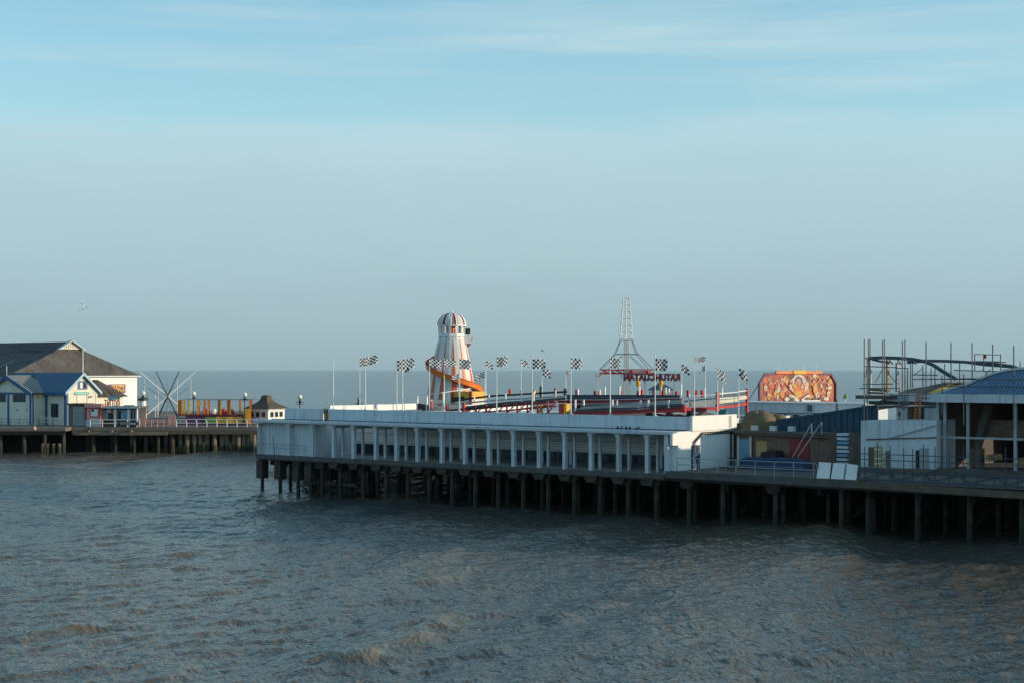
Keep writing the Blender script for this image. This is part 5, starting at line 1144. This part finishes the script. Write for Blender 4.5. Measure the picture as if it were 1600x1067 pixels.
for x in (a.x+.2, b.x-.2): MB().box(x-.04,x+.04,.5,.58,sz+.25,a.z).build('letter_bracket', white, ts)
for p in (196, 203): b_ = front_box(GF, p-3, p+3, 632.5, 636, 2, 1); box('roof_unit', black, ts, b_[0], b_[1], 2, 3, sz+.252, b_[5])
bn_ = fthing(GF, 'shop_banner', 'long black banner with white lettering on the deck railing before the shop', 'banner')
a, b = GF.atY(184.5,663.5,-.6), GF.atY(216,658.5,-.6); MB().box(a.x,b.x,-.62,-.58,a.z,b.z).build('cloth', black, bn_)
tm = text_mesh('TATTOO', .55, .01, white_clean); tx = [v.co.x for v in tm.vertices]; tm.transform(Matrix.Diagonal((1.35/(max(tx)-min(tx)),1,1,1))); put('lettering', tm, bn_, (a.x+.95, -.64, a.z+.06))
for k in range(7): x = a.x+1.75+k*.18; box('letter_mark', white_clean, bn_, x, x+.11, -.64, -.621, a.z+.08, a.z+.34+.08*(k % 2))
# striped tent roof with a green sign behind the shop
TF = Frame(*wpt(149,0,258)[:2], R(-38.5))
tn = fthing(TF, 'pyramid_pavilion', 'cream pavilion with a ribbed brown pyramid roof behind the house gable', 'pavilion')
cl_ = Vector((0,0,0)); hwv = 3.75; zp0, zp1 = wpt(0,619,258).z, wpt(0,593.5,258).z
lo = [(-hwv,-hwv),(hwv,-hwv),(hwv,hwv),(-hwv,hwv)]
ax_, ay_ = cl_.x, cl_.y
for i in range(4):
    a, b = lo[i], lo[(i+1)%4]
    for k in range(5):
        f0, f1 = k/5, (k+1)/5-.02; p = [(ax_+a[0]+(b[0]-a[0])*f, ay_+a[1]+(b[1]-a[1])*f, zp0) for f in (f0, f1)]
        tpx = [(ax_+(a[0]+(b[0]-a[0])*f)*.07, ay_+(a[1]+(b[1]-a[1])*f)*.07, zp1) for f in (f0, f1)]
        MB().slab([p[0], p[1], tpx[1], tpx[0]], .06+.05*(k % 2)).build('roof_panel', brown_tile if (k+i) % 2 else slate, tn)
box('wall', cream, tn, ax_-hwv+.6, ax_+hwv-.6, ay_-hwv+.6, ay_+hwv-.6, DZ+.002, zp0+.3)
a, b = GF.atY(168.5,623.5,3.0), GF.atY(187,619,3.0); sg_ = fthing(GF, 'roof_sign', 'small green sign with pale strokes on posts behind the red shop letters', 'sign'); box('panel', turquoise, sg_, a.x, b.x, 3.0, 3.08, a.z, b.z)
for x in (a.x+.2, b.x-.2): box('post', steel, sg_, x-.04, x+.04, 3.081, 3.15, sz+.251, b.z)
for k in range(8): x = a.x+.15+k*(b.x-a.x-.3)/8; box('sign_stroke', white, sg_, x, x+.12, 2.985, 2.999, a.z+.1, b.z-.1)
# deck railings on the far pier
def deck_rail(name, label, pa, pb, Y, n_, mat, h=1.1, curved=False, rails=2):
    o = thing(name, label, 'railing', (fw(pa)*Y, Y, DZ)); Lx = (fw(pb)-fw(pa))*Y
    for k in range(rails): MB().tube((0,0,h*(k+1)/rails), (Lx,0,h*(k+1)/rails), .05, n=6).build('rail', mat, o)
    for k in range(n_+1):
        x = Lx*k/n_
        if curved: MB().path([(x,-.05,-.2),(x,0,h*.6),(x-.12,.05,h*.9),(x-.3,.1,h)], .06).build('post', mat, o)
        else: MB().tube((x,0,.001),(x,0,h+.05),.05,n=6).build('post', mat, o)
    return o
deck_rail('shop_railing', 'white two-rail railing along the deck edge before the kiosk and shop', 141, 218, FY+.35, 4, white_clean)
deck_rail('red_white_fence', 'pink and white crowd fence below the bungee masts', 217, 275, FY+.4, 6, pink, 1.2, rails=4)
deck_rail('curved_railing', 'white railing with inward-curved posts along the far deck edge', 276, 402, FY+.3, 8, white_clean, 1.15, True)
# ---- bungee trampoline masts
bt = thing('bungee_trampoline', 'bungee trampoline ride with crossed splayed masts and hanging ropes', 'fairground ride', (*wpt(262,0,250)[:2], DZ))
BY = 250; bz = lambda y: wpt(0,y,BY).z-DZ; bx = lambda p: (p-262)*BY/F
tips = ((221,580,-1.4,white_clean),(238,580,2.6,dark_steel),(285,580,-2.6,dark_steel),(303,580,1.6,white_clean))
for x, y, d, m_ in tips:
    xo = 262-(x-262)*1.0; foot = (bx(262+(262-x)*.82), -d*.8, bz(650)); MB().tube(foot, (bx(x), d, bz(y)), .13, .07, 8).build('mast', m_, bt)
for x, d in ((229,-1.2),(244,1.6),(281,-1.8),(296,1.2)): MB().tube((bx(x), d, bz(592)), (bx(x), d, .9), .035, n=5).build('rope', white_clean, bt)
MB().tube((0,0,bz(596)), (0,0,0), .07, n=6).build('centre_mast', steel, bt)
for sx in (-1, 1): MB().path([(bx(262+sx*32),.4,bz(605)), (0,.4,bz(628)), (bx(262-sx*4),.4,bz(640))], .03).build('stay', dark_steel, bt)
box('trampoline_bed', black, bt, bx(236), bx(290), -1.5, 2.5, .75, .95)
for p in (238,250,262,274,288): 
    for d in (-1.4, 2.4): box('leg', steel, bt, bx(p)-.06, bx(p)+.06, d-.06, d+.06, 0, .749)
for p, h_ in ((236,617),(240,628)): MB().tube((bx(p),3,0), (bx(p),3,bz(h_)), .08, n=6).build('ticket_post', white_clean, bt)
MB().path([(bx(240),2.9,bz(632)),(bx(246),2.9,bz(629)),(bx(254),2.9,bz(631))], .05).build('ticket_frame', white_clean, bt)
lh = thing('striped_column', 'short red and white banded column with a dark cap beside the shop', 'column', (*wpt(223,0,244)[:2], DZ))
zl = lambda y: wpt(0,y,244).z-DZ
for k in range(4): MB().lathe([(.62-.03*k, zl(662)+k*(zl(625)-zl(662))/4),(.60-.03*k, zl(662)+(k+1)*(zl(625)-zl(662))/4-.002)], 12).build('band', red if k % 2 == 0 else white_clean, lh)
MB().lathe([(.85,zl(625)),(.85,zl(622.5)),(.3,zl(621))], 12).build('cap', black, lh)
for k in range(8): a = k*math.pi/4; MB().tube((.8*math.cos(a),.8*math.sin(a),zl(622.5)), (.8*math.cos(a),.8*math.sin(a),zl(618.5)), .03, n=5).build('baluster', black, lh)
# ---- orange play ride enclosure
pr_ = thing('fenced_ride', 'orange, yellow and purple fenced fairground ride on the far deck', 'fairground ride', (*wpt(334,0,244)[:2], DZ))
pz = lambda y: wpt(0,y,244).z-DZ; pxx_ = lambda p: (p-334)*244/F
box('plinth', purple, pr_, pxx_(290), pxx_(390), .0, 6, 0, pz(649)); box('plinth_panel', yellow, pr_, pxx_(338), pxx_(379), -.08, -.002, .25, pz(650.5)); box('plinth_panel', grass_green, pr_, pxx_(320), pxx_(337.5), -.08, -.002, .3, pz(651)); box('floor_rail', dark_red, pr_, pxx_(278), pxx_(380), -.15, 6.1, pz(649)+.002, pz(646.5))
tb_ = pz(647); tt_ = pz(624.5)
for p, w_, d, m_ in ((281,6,0,orange),(288,2,0,yellow),(295,2.5,0,yellow),(309,2.5,0,yellow),(319.5,3,0,orange),(325,1.5,.0,yellow),(342.5,4,0,orange),(345,1.5,-.1,yellow),(357,4,0,orange),(360,1.2,-.1,yellow),(375,2.4,0,orange),(391,2.5,0,orange),(284.5,1.5,-.1,yellow)):
    box('fence_column', m_, pr_, pxx_(p-w_/2), pxx_(p+w_/2), d-.15, d+.15, tb_ if p < 380 else 0, tt_)
for p in (300, 316, 333, 350, 366, 384): box('fence_column', slide_red, pr_, pxx_(p)-.1, pxx_(p)+.1, 5.6, 5.8, tb_, tt_)
MB().bar((pxx_(279),0,tt_+.05),(pxx_(393),0,tt_+.05),.12,.10).build('top_rail', steel, pr_); MB().bar((pxx_(279),5.7,tt_+.05),(pxx_(393),5.7,tt_+.05),.12,.10).build('top_rail', steel, pr_)
box('yellow_panel', yellow, pr_, pxx_(382), pxx_(390), -.3, -.16, .2, pz(638)); box('hung_screen', white_clean, pr_, pxx_(299), pxx_(306), 2, 2.1, pz(634), pz(627.5)); box('hung_screen', cream, pr_, pxx_(307), pxx_(313.5), 2, 2.1, pz(634), pz(627.5))
for p in (345, 357, 330, 318): MB().lathe([(.5,tb_),(.55,tb_+.3),(.3,tb_+.75),(.05,tb_+.9)], 10, pxx_(p), 2.4).build('ride_car', red if p != 330 else white_clean, pr_)
for k in range(4): box('fence_infill', pink, pr_, pxx_(263+k*3), pxx_(265.4+k*3), -.3, -.2, .1, 1.55)
# ---- globe lamps
def globe_lamp(p, yc, Y, label, base=DZ, y0=None):
    o = thing('globe_lamp', label, 'street lamp', (*wpt(p,0,Y)[:2], base)); zc_ = wpt(0,yc,Y).z-base
    MB().lathe([(.16,0),(.12,.5),(.07,.6),(.06,zc_-.6)], 8).build('post', black, o); r_ = 3.6*Y/F
    MB().lathe([(.07,zc_-.9),(.28,zc_-.7),(.1,zc_-.55),(.14,zc_-r_)], 8).build('collar', black, o)
    for s in (-1, 1): MB().path([(s*.1,0,zc_-1.0),(s*.4,0,zc_-.95),(s*.45,0,zc_-.7),(s*.3,0,zc_-.6)], .035).build('scroll', black, o)
    MB().sphere((0,0,zc_), r_, 14, 10).build('globe', opal, o, True)
globe_lamp(223.5, 613.5, 248, 'globe lamp standing behind the red and white banded column')
globe_lamp(302.5, 614.5, 252, 'globe lamp standing behind the orange fenced ride')
globe_lamp(382.5, 616, 243.5, 'globe lamp beside the yellow panel at the end of the fenced ride')
globe_lamp(468.5, 619.5, 205, 'globe lamp rising behind the low parapet next to the bell-roofed kiosk')
globe_lamp(560.5, 621, 190, 'globe lamp rising behind the long parapet beside a flagpole')
# ---- white kiosk with the bell roof
KY = 247
kb = thing('bell_roofed_kiosk', 'white square kiosk with a brown bell-shaped roof', 'kiosk', (*wpt(416,0,KY)[:2], DZ), R(-30))
kz_ = lambda y: wpt(0,y,KY).z-DZ
hb = 2.05; box('body', white_clean, kb, -hb, hb, -hb, hb, 0, kz_(637))
mb = MB(); prof = [(2.75,kz_(638)),(2.75,kz_(637)),(2.1,kz_(633.5)),(1.35,kz_(629.5)),(.85,kz_(625)),(.62,kz_(620)),(.55,kz_(617.5)),(.3,kz_(616.6))]
mb.lathe([(r*1.30, z) for r, z in prof], 4, ph=math.pi/4).build('roof', brown_tile, kb)
box('eaves', white_clean, kb, -2.5, 2.5, -2.5, 2.5, kz_(638.8), kz_(638)-.002)
for k in range(3):
    x = -1.6+k*1.15; wn = box('window', grey_barrier, kb, x, x+.85, -hb-.04, -hb-.002, kz_(651), kz_(642)); box('pane', glass, wn, x+.08, x+.77, -hb-.055, -hb-.041, kz_(650), kz_(643))
    wn = box('window', grey_barrier, kb, hb+.002, hb+.04, x, x+.85, kz_(651), kz_(642)); box('pane', glass, wn, hb+.041, hb+.055, x+.08, x+.77, kz_(650), kz_(643))

# ------------------------------------------------------------------ sea haze
hm = bpy.data.materials.new('sea_haze'); hm.use_nodes = True; n = hm.node_tree.nodes; n.remove(n['Principled BSDF'])
pv = n.new('ShaderNodeVolumePrincipled'); pv.inputs['Color'].default_value = (.60,.84,1,1); pv.inputs['Density'].default_value = HAZE; pv.inputs['Anisotropy'].default_value = .0
hm.node_tree.links.new(pv.outputs[0], n['Material Output'].inputs['Volume'])
hz_o = MB().box(-62000, 62000, -900, 62000, -4, 34).build('haze', hm); hz_o['kind'] = 'stuff'
